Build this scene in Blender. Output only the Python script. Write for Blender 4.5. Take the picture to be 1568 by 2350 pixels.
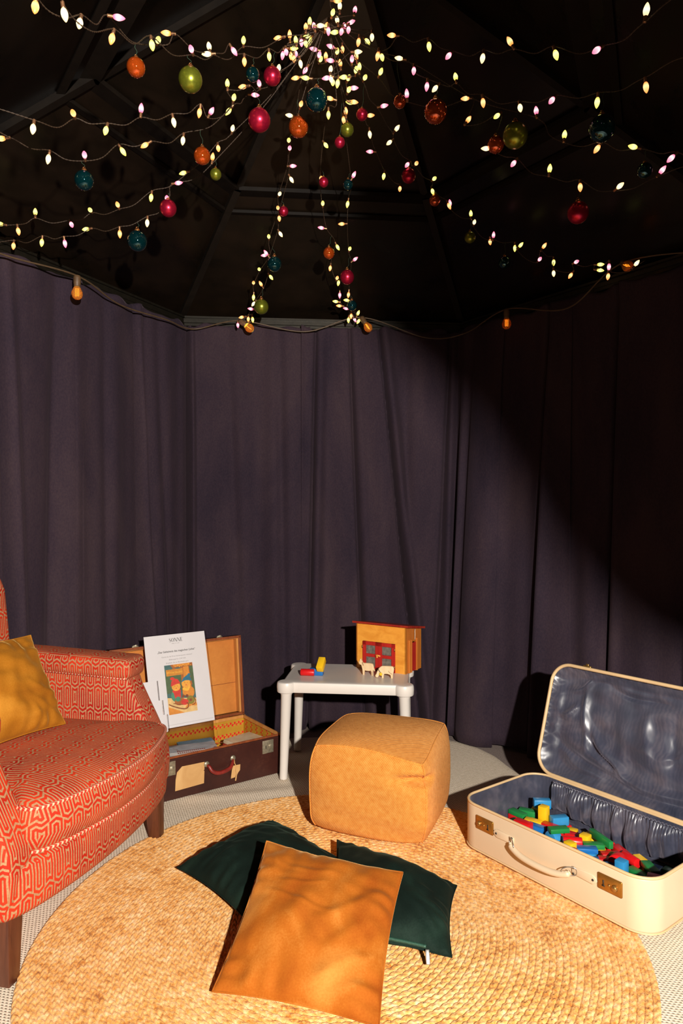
import bpy, bmesh, math, random
import numpy as np
from mathutils import Vector, Matrix

for o in list(bpy.data.objects):
    bpy.data.objects.remove(o, do_unlink=True)
SC = bpy.context.scene
COL = SC.collection
R = math.radians
PI = math.pi

# ------------------------------------------------------------------ camera, light, exposure
CAMH = 1.2
F = 1568.0
cam_d = bpy.data.cameras.new('camera')
cam_d.sensor_fit = 'HORIZONTAL'; cam_d.sensor_width = 24.0; cam_d.lens = 24.0
cam_d.clip_start = 0.02
cam = bpy.data.objects.new('camera', cam_d); COL.objects.link(cam)
cam.location = (0, 0, CAMH); cam.rotation_euler = (PI/2, 0, 0)
SC.camera = cam

W = bpy.data.worlds.new('dusk'); SC.world = W; W.use_nodes = True
W.node_tree.nodes['Background'].inputs[0].default_value = (0.9, 0.75, 0.6, 1)
W.node_tree.nodes['Background'].inputs[1].default_value = 0.007

FLASH = Vector((0.62, -1.0, 1.70))            # hard lamp outside the entrance, behind the photographer
fl = bpy.data.lights.new('flash_lamp', 'SPOT')
fl.energy = 1000; fl.color = (1.0, 0.935, 0.85)
fl.spot_size = R(110); fl.spot_blend = 0.3; fl.shadow_soft_size = 0.032
flo = bpy.data.objects.new('flash_lamp', fl); COL.objects.link(flo)
flo.location = FLASH
flo.rotation_euler = (Vector((0.0, 2.6, 1.0)) - FLASH).to_track_quat('-Z', 'Y').to_euler()

vs = SC.view_settings
vs.view_transform = 'Standard'; vs.look = 'None'; vs.gamma = 1.0; vs.use_curve_mapping = False
vs.exposure = 0.0

# ------------------------------------------------------------------ helpers
rng = random.Random(7)
nrng = np.random.default_rng(7)

def P3(u, v, y):
    """point of the room at depth y along the sight line of a photograph pixel"""
    return Vector(((u-784)/F*y, y, CAMH-(v-1175)/F*y))

def tag(o, label=None, cat=None, group=None, kind=None):
    if label: o['label'] = label
    if cat: o['category'] = cat
    if group: o['group'] = group
    if kind: o['kind'] = kind
    return o

def empty(name, loc=(0,0,0), rz=0.0, label=None, cat=None, group=None, kind=None):
    o = bpy.data.objects.new(name, None); COL.objects.link(o)
    o.empty_display_size = 0.05
    o.location = loc; o.rotation_euler = (0,0,rz)
    return tag(o, label, cat, group, kind)

def mesh_data(name, v, f, smooth=True, uv=None):
    me = bpy.data.meshes.new(name)
    v = [tuple(map(float, p)) for p in v] if not isinstance(v, np.ndarray) else v.reshape(-1,3).tolist()
    me.from_pydata(v, [], f)
    if smooth: me.polygons.foreach_set('use_smooth', [True]*len(me.polygons))
    if uv is not None:
        l = me.uv_layers.new(name='UVMap')
        idx = np.empty(len(me.loops), dtype=np.int32); me.loops.foreach_get('vertex_index', idx)
        l.data.foreach_set('uv', np.asarray(uv, dtype=np.float32).reshape(-1,2)[idx].ravel())
    me.update()
    return me

def mk(name, vf, mat=None, parent=None, smooth=True, uv=None, loc=None, rot=None, recalc=True, auto=None):
    v, f = vf
    me = mesh_data(name, v, f, smooth, uv)
    if recalc:
        bm = bmesh.new(); bm.from_mesh(me); bmesh.ops.recalc_face_normals(bm, faces=bm.faces); bm.to_mesh(me); bm.free()
    o = bpy.data.objects.new(name, me); COL.objects.link(o)
    if mat is not None:
        for m in (mat if isinstance(mat, (list,tuple)) else [mat]): me.materials.append(m)
    if parent is not None: o.parent = parent
    if loc is not None: o.location = loc
    if rot is not None: o.rotation_euler = rot
    if auto is not None:
        try: me.set_sharp_from_angle(angle=R(auto))
        except Exception: pass
    return o

def share(name, me, parent=None, loc=None, rot=None, scale=None):
    o = bpy.data.objects.new(name, me); COL.objects.link(o)
    if parent is not None: o.parent = parent
    if loc is not None: o.location = loc
    if rot is not None: o.rotation_euler = rot
    if scale is not None: o.scale = scale
    return o

def join(*vfs):
    V, Fc = [], []
    for v, f in vfs:
        n = len(V); V += [tuple(p) for p in v]; Fc += [tuple(i+n for i in q) for q in f]
    return V, Fc

def xf(vf, M):
    v, f = vf
    return [tuple(M @ Vector(p)) for p in v], f

def T(x, y, z): return Matrix.Translation((x, y, z))
def RX(a): return Matrix.Rotation(a, 4, 'X')
def RY(a): return Matrix.Rotation(a, 4, 'Y')
def RZ(a): return Matrix.Rotation(a, 4, 'Z')

def box(sx, sy, sz, c=(0,0,0), bev=0.0, seg=2):
    bm = bmesh.new()
    bmesh.ops.create_cube(bm, size=1.0)
    for v in bm.verts: v.co = Vector((v.co.x*sx, v.co.y*sy, v.co.z*sz))
    if bev > 0:
        bmesh.ops.bevel(bm, geom=bm.edges[:], offset=bev, segments=seg, profile=0.5, affect='EDGES')
    v = [(p.co.x+c[0], p.co.y+c[1], p.co.z+c[2]) for p in bm.verts]
    bm.verts.index_update()
    f = [tuple(q.index for q in fc.verts) for fc in bm.faces]
    bm.free()
    return v, f

def grid_faces(n, m, cu=False, cv=False):
    """n rows, m columns"""
    out = []
    for i in range(n if cu else n-1):
        for j in range(m if cv else m-1):
            i2, j2 = (i+1) % n, (j+1) % m
            out.append((i*m+j, i*m+j2, i2*m+j2, i2*m+j))
    return out

def lathe(prof, n=24, cap0=True, cap1=True):
    V, Fc = [], []
    for r, z in prof:
        for k in range(n):
            a = 2*PI*k/n; V.append((r*math.cos(a), r*math.sin(a), z))
    Fc = grid_faces(len(prof), n, False, True)
    if cap0: Fc.append(tuple(range(n-1, -1, -1)))
    if cap1:
        b = (len(prof)-1)*n; Fc.append(tuple(b+k for k in range(n)))
    return V, Fc

def tube(pts, r, n=8, closed=False, caps=True):
    P = np.asarray([tuple(p) for p in pts], dtype=float)
    N = len(P)
    if closed: tg = np.roll(P,-1,0)-np.roll(P,1,0)
    else:
        tg = np.empty_like(P); tg[1:-1] = P[2:]-P[:-2]; tg[0] = P[1]-P[0]; tg[-1] = P[-1]-P[-2]
    tg /= np.maximum(np.linalg.norm(tg,axis=1,keepdims=True),1e-9)
    up = np.array([0,0,1.0])
    if abs(tg[0] @ up) > 0.9: up = np.array([1.0,0,0])
    nrm = np.empty_like(P); a = up - tg[0]*(up@tg[0]); nrm[0] = a/np.linalg.norm(a)
    for i in range(1,N):
        a = nrm[i-1]-tg[i]*(nrm[i-1]@tg[i]); l = np.linalg.norm(a)
        nrm[i] = a/l if l > 1e-6 else nrm[i-1]
    bn = np.cross(tg, nrm)
    rr = np.full(N, r) if np.isscalar(r) else np.asarray(r, dtype=float)
    ang = np.arange(n)*2*PI/n
    V = P[:,None,:] + rr[:,None,None]*(np.cos(ang)[None,:,None]*nrm[:,None,:] + np.sin(ang)[None,:,None]*bn[:,None,:])
    Fc = grid_faces(N, n, closed, True)
    if caps and not closed:
        Fc.append(tuple(range(n-1,-1,-1))); b = (N-1)*n; Fc.append(tuple(b+k for k in range(n)))
    return V.reshape(-1,3).tolist(), Fc

def catmull(pts, k=8, closed=False):
    P = [Vector(p) for p in pts]; n = len(P); out = []
    rngs = range(n if closed else n-1)
    for i in rngs:
        if closed: a,b,c,d = P[i-1],P[i],P[(i+1)%n],P[(i+2)%n]
        else: a,b,c,d = P[max(i-1,0)],P[i],P[i+1],P[min(i+2,n-1)]
        for j in range(k):
            t = j/k
            out.append(0.5*((2*b)+(c-a)*t+(2*a-5*b+4*c-d)*t*t+(3*b-a-3*c+d)*t**3))
    if not closed: out.append(P[-1])
    return out

def prism(outline, th, bev=0.0, seg=2):
    """outline in (x, z), extruded along y, centred"""
    bm = bmesh.new()
    vs_ = [bm.verts.new((x, -th/2, z)) for x, z in outline]
    fc = bm.faces.new(vs_)
    r = bmesh.ops.extrude_face_region(bm, geom=[fc])
    for e in r['geom']:
        if isinstance(e, bmesh.types.BMVert): e.co.y += th
    bmesh.ops.recalc_face_normals(bm, faces=bm.faces)
    if bev > 0:
        eds = [e for e in bm.edges if len(e.link_faces)==2 and e.calc_face_angle(0) > 0.9]
        bmesh.ops.bevel(bm, geom=eds, offset=bev, segments=seg, profile=0.5, affect='EDGES')
    bm.verts.index_update()
    v = [tuple(p.co) for p in bm.verts]; f = [tuple(q.index for q in fc.verts) for fc in bm.faces]
    bm.free(); return v, f

def rrect(sx, sy, r, n=6):
    """rounded rectangle outline, counter-clockwise, centred"""
    out = []
    for cx, cy, a0 in ((sx/2-r, sy/2-r, 0), (-sx/2+r, sy/2-r, 90), (-sx/2+r, -sy/2+r, 180), (sx/2-r, -sy/2+r, 270)):
        for k in range(n+1):
            a = R(a0+90*k/n); out.append((cx+r*math.cos(a), cy+r*math.sin(a)))
    return out

def resample(out, n, closed=True):
    P = np.asarray(out, dtype=float)
    if closed: P = np.vstack([P, P[:1]])
    d = np.r_[0, np.cumsum(np.linalg.norm(np.diff(P,axis=0),axis=1))]
    t = np.linspace(0, d[-1], n, endpoint=not closed)
    return np.stack([np.interp(t, d, P[:,k]) for k in range(P.shape[1])], 1)

def loft(rings, cap0=True, cap1=True):
    """rings: lists of 3d points with equal length"""
    m = len(rings[0]); V = [tuple(p) for r in rings for p in r]
    Fc = grid_faces(len(rings), m, False, True)
    if cap0: Fc.append(tuple(range(m-1,-1,-1)))
    if cap1:
        b = (len(rings)-1)*m; Fc.append(tuple(b+k for k in range(m)))
    return V, Fc

def rr_loft(sx, sy, r, prof, n=6, cap0=True, cap1=True):
    """prof = [(inset, z)]"""
    rings = []
    for ins, z in prof:
        rings.append([(x, y, z) for x, y in rrect(sx-2*ins, sy-2*ins, max(r-ins, 0.002), n)])
    return loft(rings, cap0, cap1)

def box_uv(o, mode='xyz'):
    """metric box projection; v runs up the walls, along x on top"""
    me = o.data
    l = me.uv_layers.get('UVMap') or me.uv_layers.new(name='UVMap')
    for p in me.polygons:
        n = p.normal; ax, ay, az = abs(n.x), abs(n.y), abs(n.z)
        for li in p.loop_indices:
            c = me.vertices[me.loops[li].vertex_index].co
            if az > ax and az > ay: q = (c.y, c.x)
            elif ay > ax: q = (c.x, c.z)
            else: q = (c.y, c.z)
            l.data[li].uv = q

def value_noise(x, y, seed=0, octs=3):
    """cheap smooth 2d noise from sines, arrays in, about -1..1 out"""
    g = np.random.default_rng(seed); out = np.zeros_like(x, dtype=float); amp = 1.0; tot = 0; fr = 1.0
    for _ in range(octs):
        for _k in range(3):
            a = g.uniform(0, 2*PI); ph = g.uniform(0, 2*PI); s = g.uniform(0.7, 1.4)
            out += amp*np.sin(fr*s*(x*math.cos(a)+y*math.sin(a))*2*PI+ph)/3*1.4
        tot += amp; amp *= 0.5; fr *= 2.0
    return out/tot

# ------------------------------------------------------------------ materials
def new_mat(name, color=(0.5,0.5,0.5), rough=0.6, metal=0.0, spec=0.5, **kw):
    m = bpy.data.materials.new(name); m.use_nodes = True
    b = m.node_tree.nodes['Principled BSDF']
    b.inputs['Base Color'].default_value = (*color, 1)
    b.inputs['Roughness'].default_value = rough
    b.inputs['Metallic'].default_value = metal
    b.inputs['Specular IOR Level'].default_value = spec
    for k, v in kw.items():
        b.inputs[k.replace('_',' ')].default_value = (*v, 1) if isinstance(v, tuple) and len(v)==3 else v
    return m

class NT:
    def __init__(s, m):
        s.t = m.node_tree; s.b = s.t.nodes['Principled BSDF']
    def n(s, typ, **kw):
        x = s.t.nodes.new(typ)
        for k, v in kw.items(): setattr(x, k, v)
        return x
    def put(s, sock, v):
        if v is None: return
        if hasattr(v, 'is_linked') or isinstance(v, bpy.types.NodeSocket): s.t.links.new(v, sock)
        elif isinstance(v, (tuple, list)) and len(v) == 3 and sock.type == 'RGBA': sock.default_value = (*v, 1)
        else: sock.default_value = v
    def m(s, op, a, b=None, c=None):
        x = s.n('ShaderNodeMath', operation=op)
        s.put(x.inputs[0], a)
        if b is not None: s.put(x.inputs[1], b)
        if c is not None: s.put(x.inputs[2], c)
        return x.outputs[0]
    def coord(s, kind='Object', scale=(1,1,1), rot=(0,0,0)):
        tc = s.n('ShaderNodeTexCoord'); mp = s.n('ShaderNodeMapping')
        s.t.links.new(tc.outputs[kind], mp.inputs[0])
        mp.inputs['Scale'].default_value = scale; mp.inputs['Rotation'].default_value = rot
        return mp.outputs[0]
    def noise(s, vec, scale=5, detail=3, rough=0.55, dist=0.0):
        x = s.n('ShaderNodeTexNoise'); s.put(x.inputs['Vector'], vec)
        x.inputs['Scale'].default_value = scale; x.inputs['Detail'].default_value = detail
        x.inputs['Roughness'].default_value = rough; x.inputs['Distortion'].default_value = dist
        return x.outputs[0]
    def ramp(s, fac, stops):
        x = s.n('ShaderNodeValToRGB'); s.put(x.inputs[0], fac)
        el = x.color_ramp.elements
        while len(el) < len(stops): el.new(0.5)
        for e, (p, c) in zip(el, stops): e.position = p; e.color = (*c, 1) if len(c)==3 else c
        return x.outputs[0]
    def mix(s, fac, a, b):
        x = s.n('ShaderNodeMix', data_type='RGBA')
        s.put(x.inputs[0], fac); s.put(x.inputs[6], a); s.put(x.inputs[7], b)
        return x.outputs[2]
    def xyz(s, vec):
        x = s.n('ShaderNodeSeparateXYZ'); s.put(x.inputs[0], vec); return x.outputs
    def bump(s, h, strength=0.3, dist=0.01):
        x = s.n('ShaderNodeBump'); s.put(x.inputs['Height'], h)
        x.inputs['Strength'].default_value = strength; x.inputs['Distance'].default_value = dist
        s.t.links.new(x.outputs[0], s.b.inputs['Normal']); return x
    def set(s, name, v): s.put(s.b.inputs[name], v)

def plain(name, color, rough=0.6, var=0.12, scale=30, bump=0.0, bdist=0.002, metal=0.0, **kw):
    """solid paint with a little procedural variation"""
    m = new_mat(name, color, rough, metal, **kw); t = NT(m)
    n = t.noise(t.coord('Object'), scale, 4)
    lo = tuple(max(0,c*(1-var)) for c in color); hi = tuple(min(1,c*(1+var)) for c in color)
    t.set('Base Color', t.ramp(n, [(0.3, lo), (0.7, hi)]))
    if bump: t.bump(n, bump, bdist)
    return m
# ------------------------------------------------------------------ the tent: six-sided pavilion
HC = Vector((0.03, 2.45)); HR = 1.56; HA = 5.3
RAIL = 2.26; APEX = Vector((0.03, 2.45, 3.31))
def corner(deg, r=HR): return Vector((HC.x+r*math.cos(R(HA+deg)), HC.y+r*math.sin(R(HA+deg))))
C_R, C_BR, C_BL, C_L, C_FL, C_FR = [corner(d) for d in (0,60,120,180,240,300)]

M_curtain = new_mat('curtain_velour', (0.05,0.033,0.05), 0.9, spec=0.15, Sheen_Weight=0.05, Sheen_Roughness=0.5, Sheen_Tint=(0.6,0.42,0.5))
t = NT(M_curtain); oc = t.coord('Object', (1,1,0.35))
nap = t.noise(oc, 3.2, 5, 0.6, 0.4)
fine = t.noise(t.coord('Object', (1,1,0.6)), 160, 2)
mixn = t.m('ADD', t.m('MULTIPLY', nap, 0.75), t.m('MULTIPLY', fine, 0.3))
t.set('Base Color', t.ramp(mixn, [(0.32,(0.0140,0.0098,0.0185)), (0.52,(0.0285,0.0178,0.0265)), (0.72,(0.0460,0.0285,0.0345))]))
t.bump(fine, 0.25, 0.002)

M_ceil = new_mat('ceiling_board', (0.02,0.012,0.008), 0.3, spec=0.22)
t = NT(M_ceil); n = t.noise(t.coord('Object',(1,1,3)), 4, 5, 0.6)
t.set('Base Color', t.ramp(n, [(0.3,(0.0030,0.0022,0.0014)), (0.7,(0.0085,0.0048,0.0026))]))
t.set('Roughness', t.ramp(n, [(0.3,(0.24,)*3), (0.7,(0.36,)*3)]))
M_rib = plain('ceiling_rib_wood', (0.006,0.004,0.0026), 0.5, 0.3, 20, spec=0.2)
M_rail = plain('dark_metal_rail', (0.020,0.017,0.012), 0.35, 0.2, 40, metal=0.6)
M_carpet = new_mat('grey_carpet', (0.2,0.17,0.15), 0.95, spec=0.1)
t = NT(M_carpet); n = t.noise(t.coord('Object'), 260, 3)
t.set('Base Color', t.ramp(n, [(0.3,(0.16,0.125,0.11)), (0.7,(0.36,0.29,0.26))])); t.bump(n, 0.6, 0.004)

# floor: grey carpet slab
floor = mk('floor', box(8.0, 8.0, 0.04, (0,2.2,-0.02)), M_carpet, smooth=False); tag(floor, kind='structure', label='grey carpeted floor showing beside the pale woven mat')

# ceiling
ceil = empty('ceiling', (0,0,0), kind='structure', label='dark six-sided pitched ceiling with ribs')
cs = [corner(d, HR+0.04) for d in (0,60,120,180,240,300)]
def slab(p, q, r_, th=0.012):
    n = (q-p).cross(r_-p).normalized()*th
    V = [p,q,r_,p+n,q+n,r_+n]
    return [tuple(v) for v in V], [(0,1,2),(5,4,3),(0,3,4,1),(1,4,5,2),(2,5,3,0)]
def beam(p, q, w, h, up=Vector((0,0,1))):
    d = (q-p).normalized(); s = d.cross(up).normalized(); u = s.cross(d)
    V = [p+s*a*w/2+u*b*h/2 for a,b in ((-1,-1),(1,-1),(1,1),(-1,1))] + [q+s*a*w/2+u*b*h/2 for a,b in ((-1,-1),(1,-1),(1,1),(-1,1))]
    return [tuple(v) for v in V], [(3,2,1,0),(4,5,6,7),(0,1,5,4),(1,2,6,5),(2,3,7,6),(3,0,4,7)]
for i in range(6):
    a, b = cs[i], cs[(i+1)%6]
    ra = Vector((a.x,a.y,RAIL)); rb = Vector((b.x,b.y,RAIL)); dz = Vector((0,0,-0.018))
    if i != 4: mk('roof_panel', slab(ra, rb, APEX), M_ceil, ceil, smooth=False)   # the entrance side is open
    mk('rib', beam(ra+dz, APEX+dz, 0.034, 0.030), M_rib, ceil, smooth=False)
    if i == 4: continue
    k = 0.43
    pa = ra.lerp(APEX,k)+dz*0.7; pb = rb.lerp(APEX,k)+dz*0.7
    mk('purlin', beam(pa, pb, 0.07, 0.018), M_rib, ceil, smooth=False)
    k = 0.37
    pa = ra.lerp(APEX,k)+dz*0.55; pb = rb.lerp(APEX,k)+dz*0.55
    mk('purlin', beam(pa, pb, 0.025, 0.014), M_rib, ceil, smooth=False)

# rails along the eaves
def rail_mesh(a, b):
    A = Vector((a.x,a.y,0)); B = Vector((b.x,b.y,0))
    inn = (Vector((HC.x,HC.y,0))-(A+B)/2).normalized()
    out = []
    for off, z, w, h in ((0.0,RAIL-0.018,0.05,0.03),(0.022,RAIL-0.045,0.02,0.014),(0.012,RAIL-0.06,0.012,0.012),(0.03,RAIL-0.005,0.012,0.01)):
        o = inn*off + Vector((0,0,z)); out.append(beam(A+o, B+o, w, h))
    return join(*out)
cl = [corner(d, HR) for d in (0,60,120,180,240,300)]
nt = 0
for i in range(6):
    if i == 4: continue
    nt += 1
    o = mk('trim_%d' % nt, rail_mesh(cl[i], cl[(i+1)%6]), M_rail, smooth=False); tag(o, kind='structure', label='dark metal eaves rail of the pavilion')
# corner posts
for i in range(4):
    nt += 1
    c = corner((0,60,120,180,240,300)[i], HR+0.03)
    o = mk('trim_%d' % nt, box(0.04,0.04,RAIL,(c.x,c.y,RAIL/2)), M_rail, smooth=False); tag(o, kind='structure', label='dark corner post of the pavilion')

# ---- curtains
PATH = [C_FL, C_L, C_BL, C_BR, C_R, C_FR]
CUM = [0.0]
for a, b in zip(PATH[:-1], PATH[1:]): CUM.append(CUM[-1]+(b-a).length)
def path_at(s):
    s = min(max(s, 0), CUM[-1]-1e-6)
    for i in range(5):
        if s <= CUM[i+1]:
            a, b = PATH[i], PATH[i+1]; tt = (s-CUM[i])/(CUM[i+1]-CUM[i]); p = a.lerp(b, tt)
            d = (b-a).normalized(); n = Vector((d.y, -d.x))
            if n.dot(HC-p) < 0: n = -n
            def nrm(j):
                aa, bb = PATH[j], PATH[j+1]; dd = (bb-aa).normalized(); q = Vector((dd.y,-dd.x))
                return q if q.dot(HC-(aa+bb)/2) > 0 else -q
            bl = 0.14; L_ = CUM[i+1]-CUM[i]; loc = s-CUM[i]
            if loc < bl and i > 0: n = (n*(0.5+0.5*loc/bl) + nrm(i-1)*(0.5-0.5*loc/bl)).normalized()
            elif L_-loc < bl and i < 4: n = (n*(0.5+0.5*(L_-loc)/bl) + nrm(i+1)*(0.5-0.5*(L_-loc)/bl)).normalized()
            return p, n
def s_of_px(u, inset=0.06):
    k = (u-784)/F; best = None
    for i in range(1200):
        s = CUM[-1]*i/1199; p, n = path_at(s); q = p+n*inset
        if q.y < 1.2: continue
        e = abs(q.x - k*q.y)
        if best is None or e < best[0]: best = (e, s)
    return best[1]
# creases seen in the cloth: photograph column at the top, at the bottom, depth, width, lip
CR = [(0,45,.05,.010),(312,345,.075,.007),(362,395,.014,.03),(430,434,.080,.007),(520,560,.012,.03),(640,655,.02,.03),(727,706,.045,.009),(803,840,.035,.010),
      (868,965,.070,.009),(935,930,.012,.03),(1035,985,.035,.016),(1090,1090,.014,.025),(1262,1228,.05,.011),(1415,1375,.035,.010),(140,120,.012,.03),(240,250,.012,.03)]
CRS = [(s_of_px(a), s_of_px(b), d, w) for a, b, d, w in CR]
S_FL = s_of_px(1100)
_ph = [rng.uniform(0, 2*PI) for _ in range(12)]
def cloth_off(s, z, base):
    """inward offset of the cloth"""
    k = 1-z/RAIL
    o = base + 0.17*k**0.8*math.exp(-((s-S_FL)/0.42)**2)
    for i, (wl, am) in enumerate(((0.62,.016),(0.41,.014),(0.27,.011),(0.19,.007),(0.13,.0035))):
        o += am*(0.35+0.85*k)*math.sin(2*PI*s/wl+_ph[i]+1.1*k*math.sin(_ph[i+5]))
    for a, b, d, w in CRS:
        c = a+(b-a)*k; x = s-c
        if abs(x) < 0.2:
            g = min(1.0, 0.35+2.2*k)
            o -= 1.35*d*g*math.exp(-(x/w)**2); o += 0.6*d*g*math.exp(-((x-2.6*w-.01)/(w*1.7+.01))**2)
    return o
def curtain(name, s0, s1, base, label, ztop=RAIL-0.055, zbot=0.006, step=0.0045, seed=0, slant=0.0):
    ns = max(20, int((s1-s0)/step)); nz = 44
    g = random.Random(seed); a1, a2, a3 = g.uniform(0,6), g.uniform(0,6), g.uniform(0,6)
    V = []
    zs = [0, .006, .015, .03, .05] + [0.05+0.95*(k+1)/(nz-5) for k in range(nz-5)]
    for zi in zs:
        for j in range(ns+1):
            s = s0+(s1-s0)*j/ns
            zt = ztop + 0.007*math.sin(s*23+a1)+0.006*math.sin(s*41+a2)
            zb = zbot + 0.012*(0.5+0.5*math.sin(s*6+a3))
            z = zt+(zb-zt)*zi
            p, n = path_at(s)
            o = cloth_off(s, z, base)
            if zi < 0.05: o += 0.012*math.cos(zi/0.05*PI/2)*(0.5+0.5*math.sin(s*31+a2))   # folded-over hem
            edge = min(j, ns-j)*(s1-s0)/ns
            if edge < 0.02: o += 0.006*(1-edge/0.02)*math.sin(z*2.1+a1)
            q = p+n*o
            V.append((q.x, q.y, z))
    uvf = grid_faces(len(zs), ns+1)
    ob = mk(name, (V, uvf), M_curtain, recalc=False)
    so = ob.modifiers.new('thick','SOLIDIFY'); so.thickness = 0.004; so.offset = 0
    return tag(ob, label, 'curtain', 'curtain panels hung round the pavilion')
sp = s_of_px
curtain('curtain', CUM[1]-0.1, sp(191), 0.050, 'dark plum velour curtain panel below an amber filament bulb, behind the red armchair', seed=2)
curtain('curtain', sp(191)-0.06, sp(437), 0.052, 'dark plum velour curtain panel hanging behind the lid of the brown suitcase', seed=3)
curtain('curtain', sp(437)-0.03, sp(712), 0.055, 'dark plum velour curtain panel hanging between brown suitcase and white table', seed=4)
curtain('curtain', sp(712)-0.05, sp(1163), 0.060, 'dark plum velour curtain panel hanging behind the wooden toy house', seed=5)
curtain('curtain', sp(1163)-0.06, sp(1312), 0.050, 'dark plum velour curtain panel with raised hem beside the lid of the cream suitcase', zbot=0.012, seed=6)
curtain('curtain', sp(1312)-0.05, CUM[4]+0.1, 0.045, 'dark plum velour curtain panel hanging behind the open lid of the cream suitcase', seed=7)
curtain('curtain', CUM[4]+0.06, CUM[4]+0.74, 0.055, 'dark plum velour curtain panel hanging beside the cream suitcase, next to the entrance', seed=8, step=0.02)

# entrance curtain behind the photographer, tied back; its edge cuts the lamp light
yc = -0.25
def on_drape(P):
    tt = (yc-FLASH.y)/(P.y-FLASH.y); return FLASH+(P-FLASH)*tt
edge = []
for (u, v, y) in ((730,60,2.7),(775,380,3.2),(800,560,3.5),(850,700,3.72),(925,795,3.72),(1030,885,3.72),(1150,1035,3.45),(1270,1200,3.1),(1400,1335,2.85),(1568,1455,2.6)):
    edge.append(on_drape(P3(u-12, v+14, y)))
zt = 2.75
e2 = [Vector((edge[0].x-0.10, yc, zt)), Vector((edge[0].x-0.04, yc, 2.2))] + edge
last = edge[-1]; dv = (edge[-1]-edge[-2]).normalized()
e2 += [last+Vector((0.10,0,-0.045)), last+Vector((0.25,0,-0.13)), last+Vector((0.42,0,-0.28)), last+Vector((0.50,0,-0.45)), last+Vector((0.46,0,-0.75)), last+Vector((0.42,0,-1.1)), Vector((last.x+0.40,yc,0.03))]
sm = catmull(e2, 5)
V = []; nn = 26
for p in sm:
    xr = 1.55 if p.z > last.z-0.3 else 1.55-0.25*min(1,(last.z-0.3-p.z)/0.4)
    for j in range(nn+1):
        tt = j/nn; V.append((p.x+(xr-p.x)*tt, yc+0.03*math.sin(tt*34)*min(1,tt*4), p.z))
ob = mk('entrance_curtain', (V, grid_faces(len(sm), nn+1)), M_curtain, recalc=False)
so = ob.modifiers.new('thick','SOLIDIFY'); so.thickness = 0.004; so.offset = 0
tag(ob, 'dark plum velour entrance curtain tied back to one side of the doorway', 'curtain')
ob = mk('curtain_rod', tube([(0.2,yc,2.77),(1.7,yc,2.77)], 0.014, 10), M_rail)
tag(ob, 'dark metal rod carrying the tied-back entrance curtain', 'rod')
ob = mk('curtain_rod_post', tube([(1.68,yc,0.0),(1.68,yc,2.79)], 0.016, 10), M_rail); tag(ob, 'dark metal post holding up the entrance curtain rod', 'post')

# ---- pale woven mat
M_mat = new_mat('woven_mat', (0.6,0.53,0.44), 0.9, spec=0.15)
t = NT(M_mat); x, y, z = t.xyz(t.coord('Object', (1,1,1), (0,0,R(12))))
row = t.m('DIVIDE', y, 0.0085)
ri = t.m('FLOOR', row)
xs = t.m('ADD', t.m('DIVIDE', x, 0.011), t.m('MULTIPLY', t.m('MODULO', ri, 2.0), 0.5))
fx = t.m('ABSOLUTE', t.m('SUBTRACT', t.m('FRACT', xs), 0.5)); fy = t.m('ABSOLUTE', t.m('SUBTRACT', t.m('FRACT', row), 0.5))
hole = t.m('MULTIPLY', t.m('LESS_THAN', fx, 0.25), t.m('LESS_THAN', fy, 0.16))
nz = t.noise(t.coord('Object'), 120, 2)
base = t.ramp(nz, [(0.3,(0.74,0.62,0.47)), (0.7,(0.90,0.77,0.61))])
t.set('Base Color', t.mix(hole, base, (0.16,0.115,0.08)))
t.bump(t.m('SUBTRACT', t.m('ADD', fy, fx), hole), 0.35, 0.004)
out = [(-1.30,1.15),(-0.55,0.80),(0.85,0.85),(1.20,1.55),(1.30,2.2),(1.10,2.72),(0.83,3.10),(0.74,3.38),(0.60,3.57),(0.30,3.66),(-0.40,3.60),(-0.80,3.45),(-1.05,3.0),(-1.35,2.35)]
op = resample([tuple(p)[:2] for p in catmull([(a,b,0) for a,b in out], 10, True)], 260)
ctr = np.array([0.0,2.2]); rings = []
NR = 60
for k in range(NR+1):
    f = (k/NR)
    q = ctr+(op-ctr)*f
    zz = 0.004+0.0015*(value_noise(q[:,0]*1.2,q[:,1]*1.2,3,2)+1)
    zz += 0.007*np.exp(-((q[:,1]-(3.02+0.10*np.sin(q[:,0]*3)+0.10*q[:,0]))/0.035)**2)*np.clip(1.2-np.abs(q[:,0]+0.45)*1.6,0,1)
    if f > 0.985: zz *= (1-f)/0.015*0.9+0.1
    rings.append(np.c_[q, zz])
Vm = np.concatenate([r_ for r_ in rings[1:]]); nv = len(op)
Fm = grid_faces(NR, nv, False, True)
Vl = Vm.tolist()+[[ctr[0],ctr[1],0.006]]; Fm += [(len(Vl)-1, j, (j+1)%nv) for j in range(nv)]
ob = mk('woven_mat', (Vl, Fm), M_mat); tag(ob, 'pale cream woven floor mat with dark dotted weave under the round jute rug', 'mat')

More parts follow.
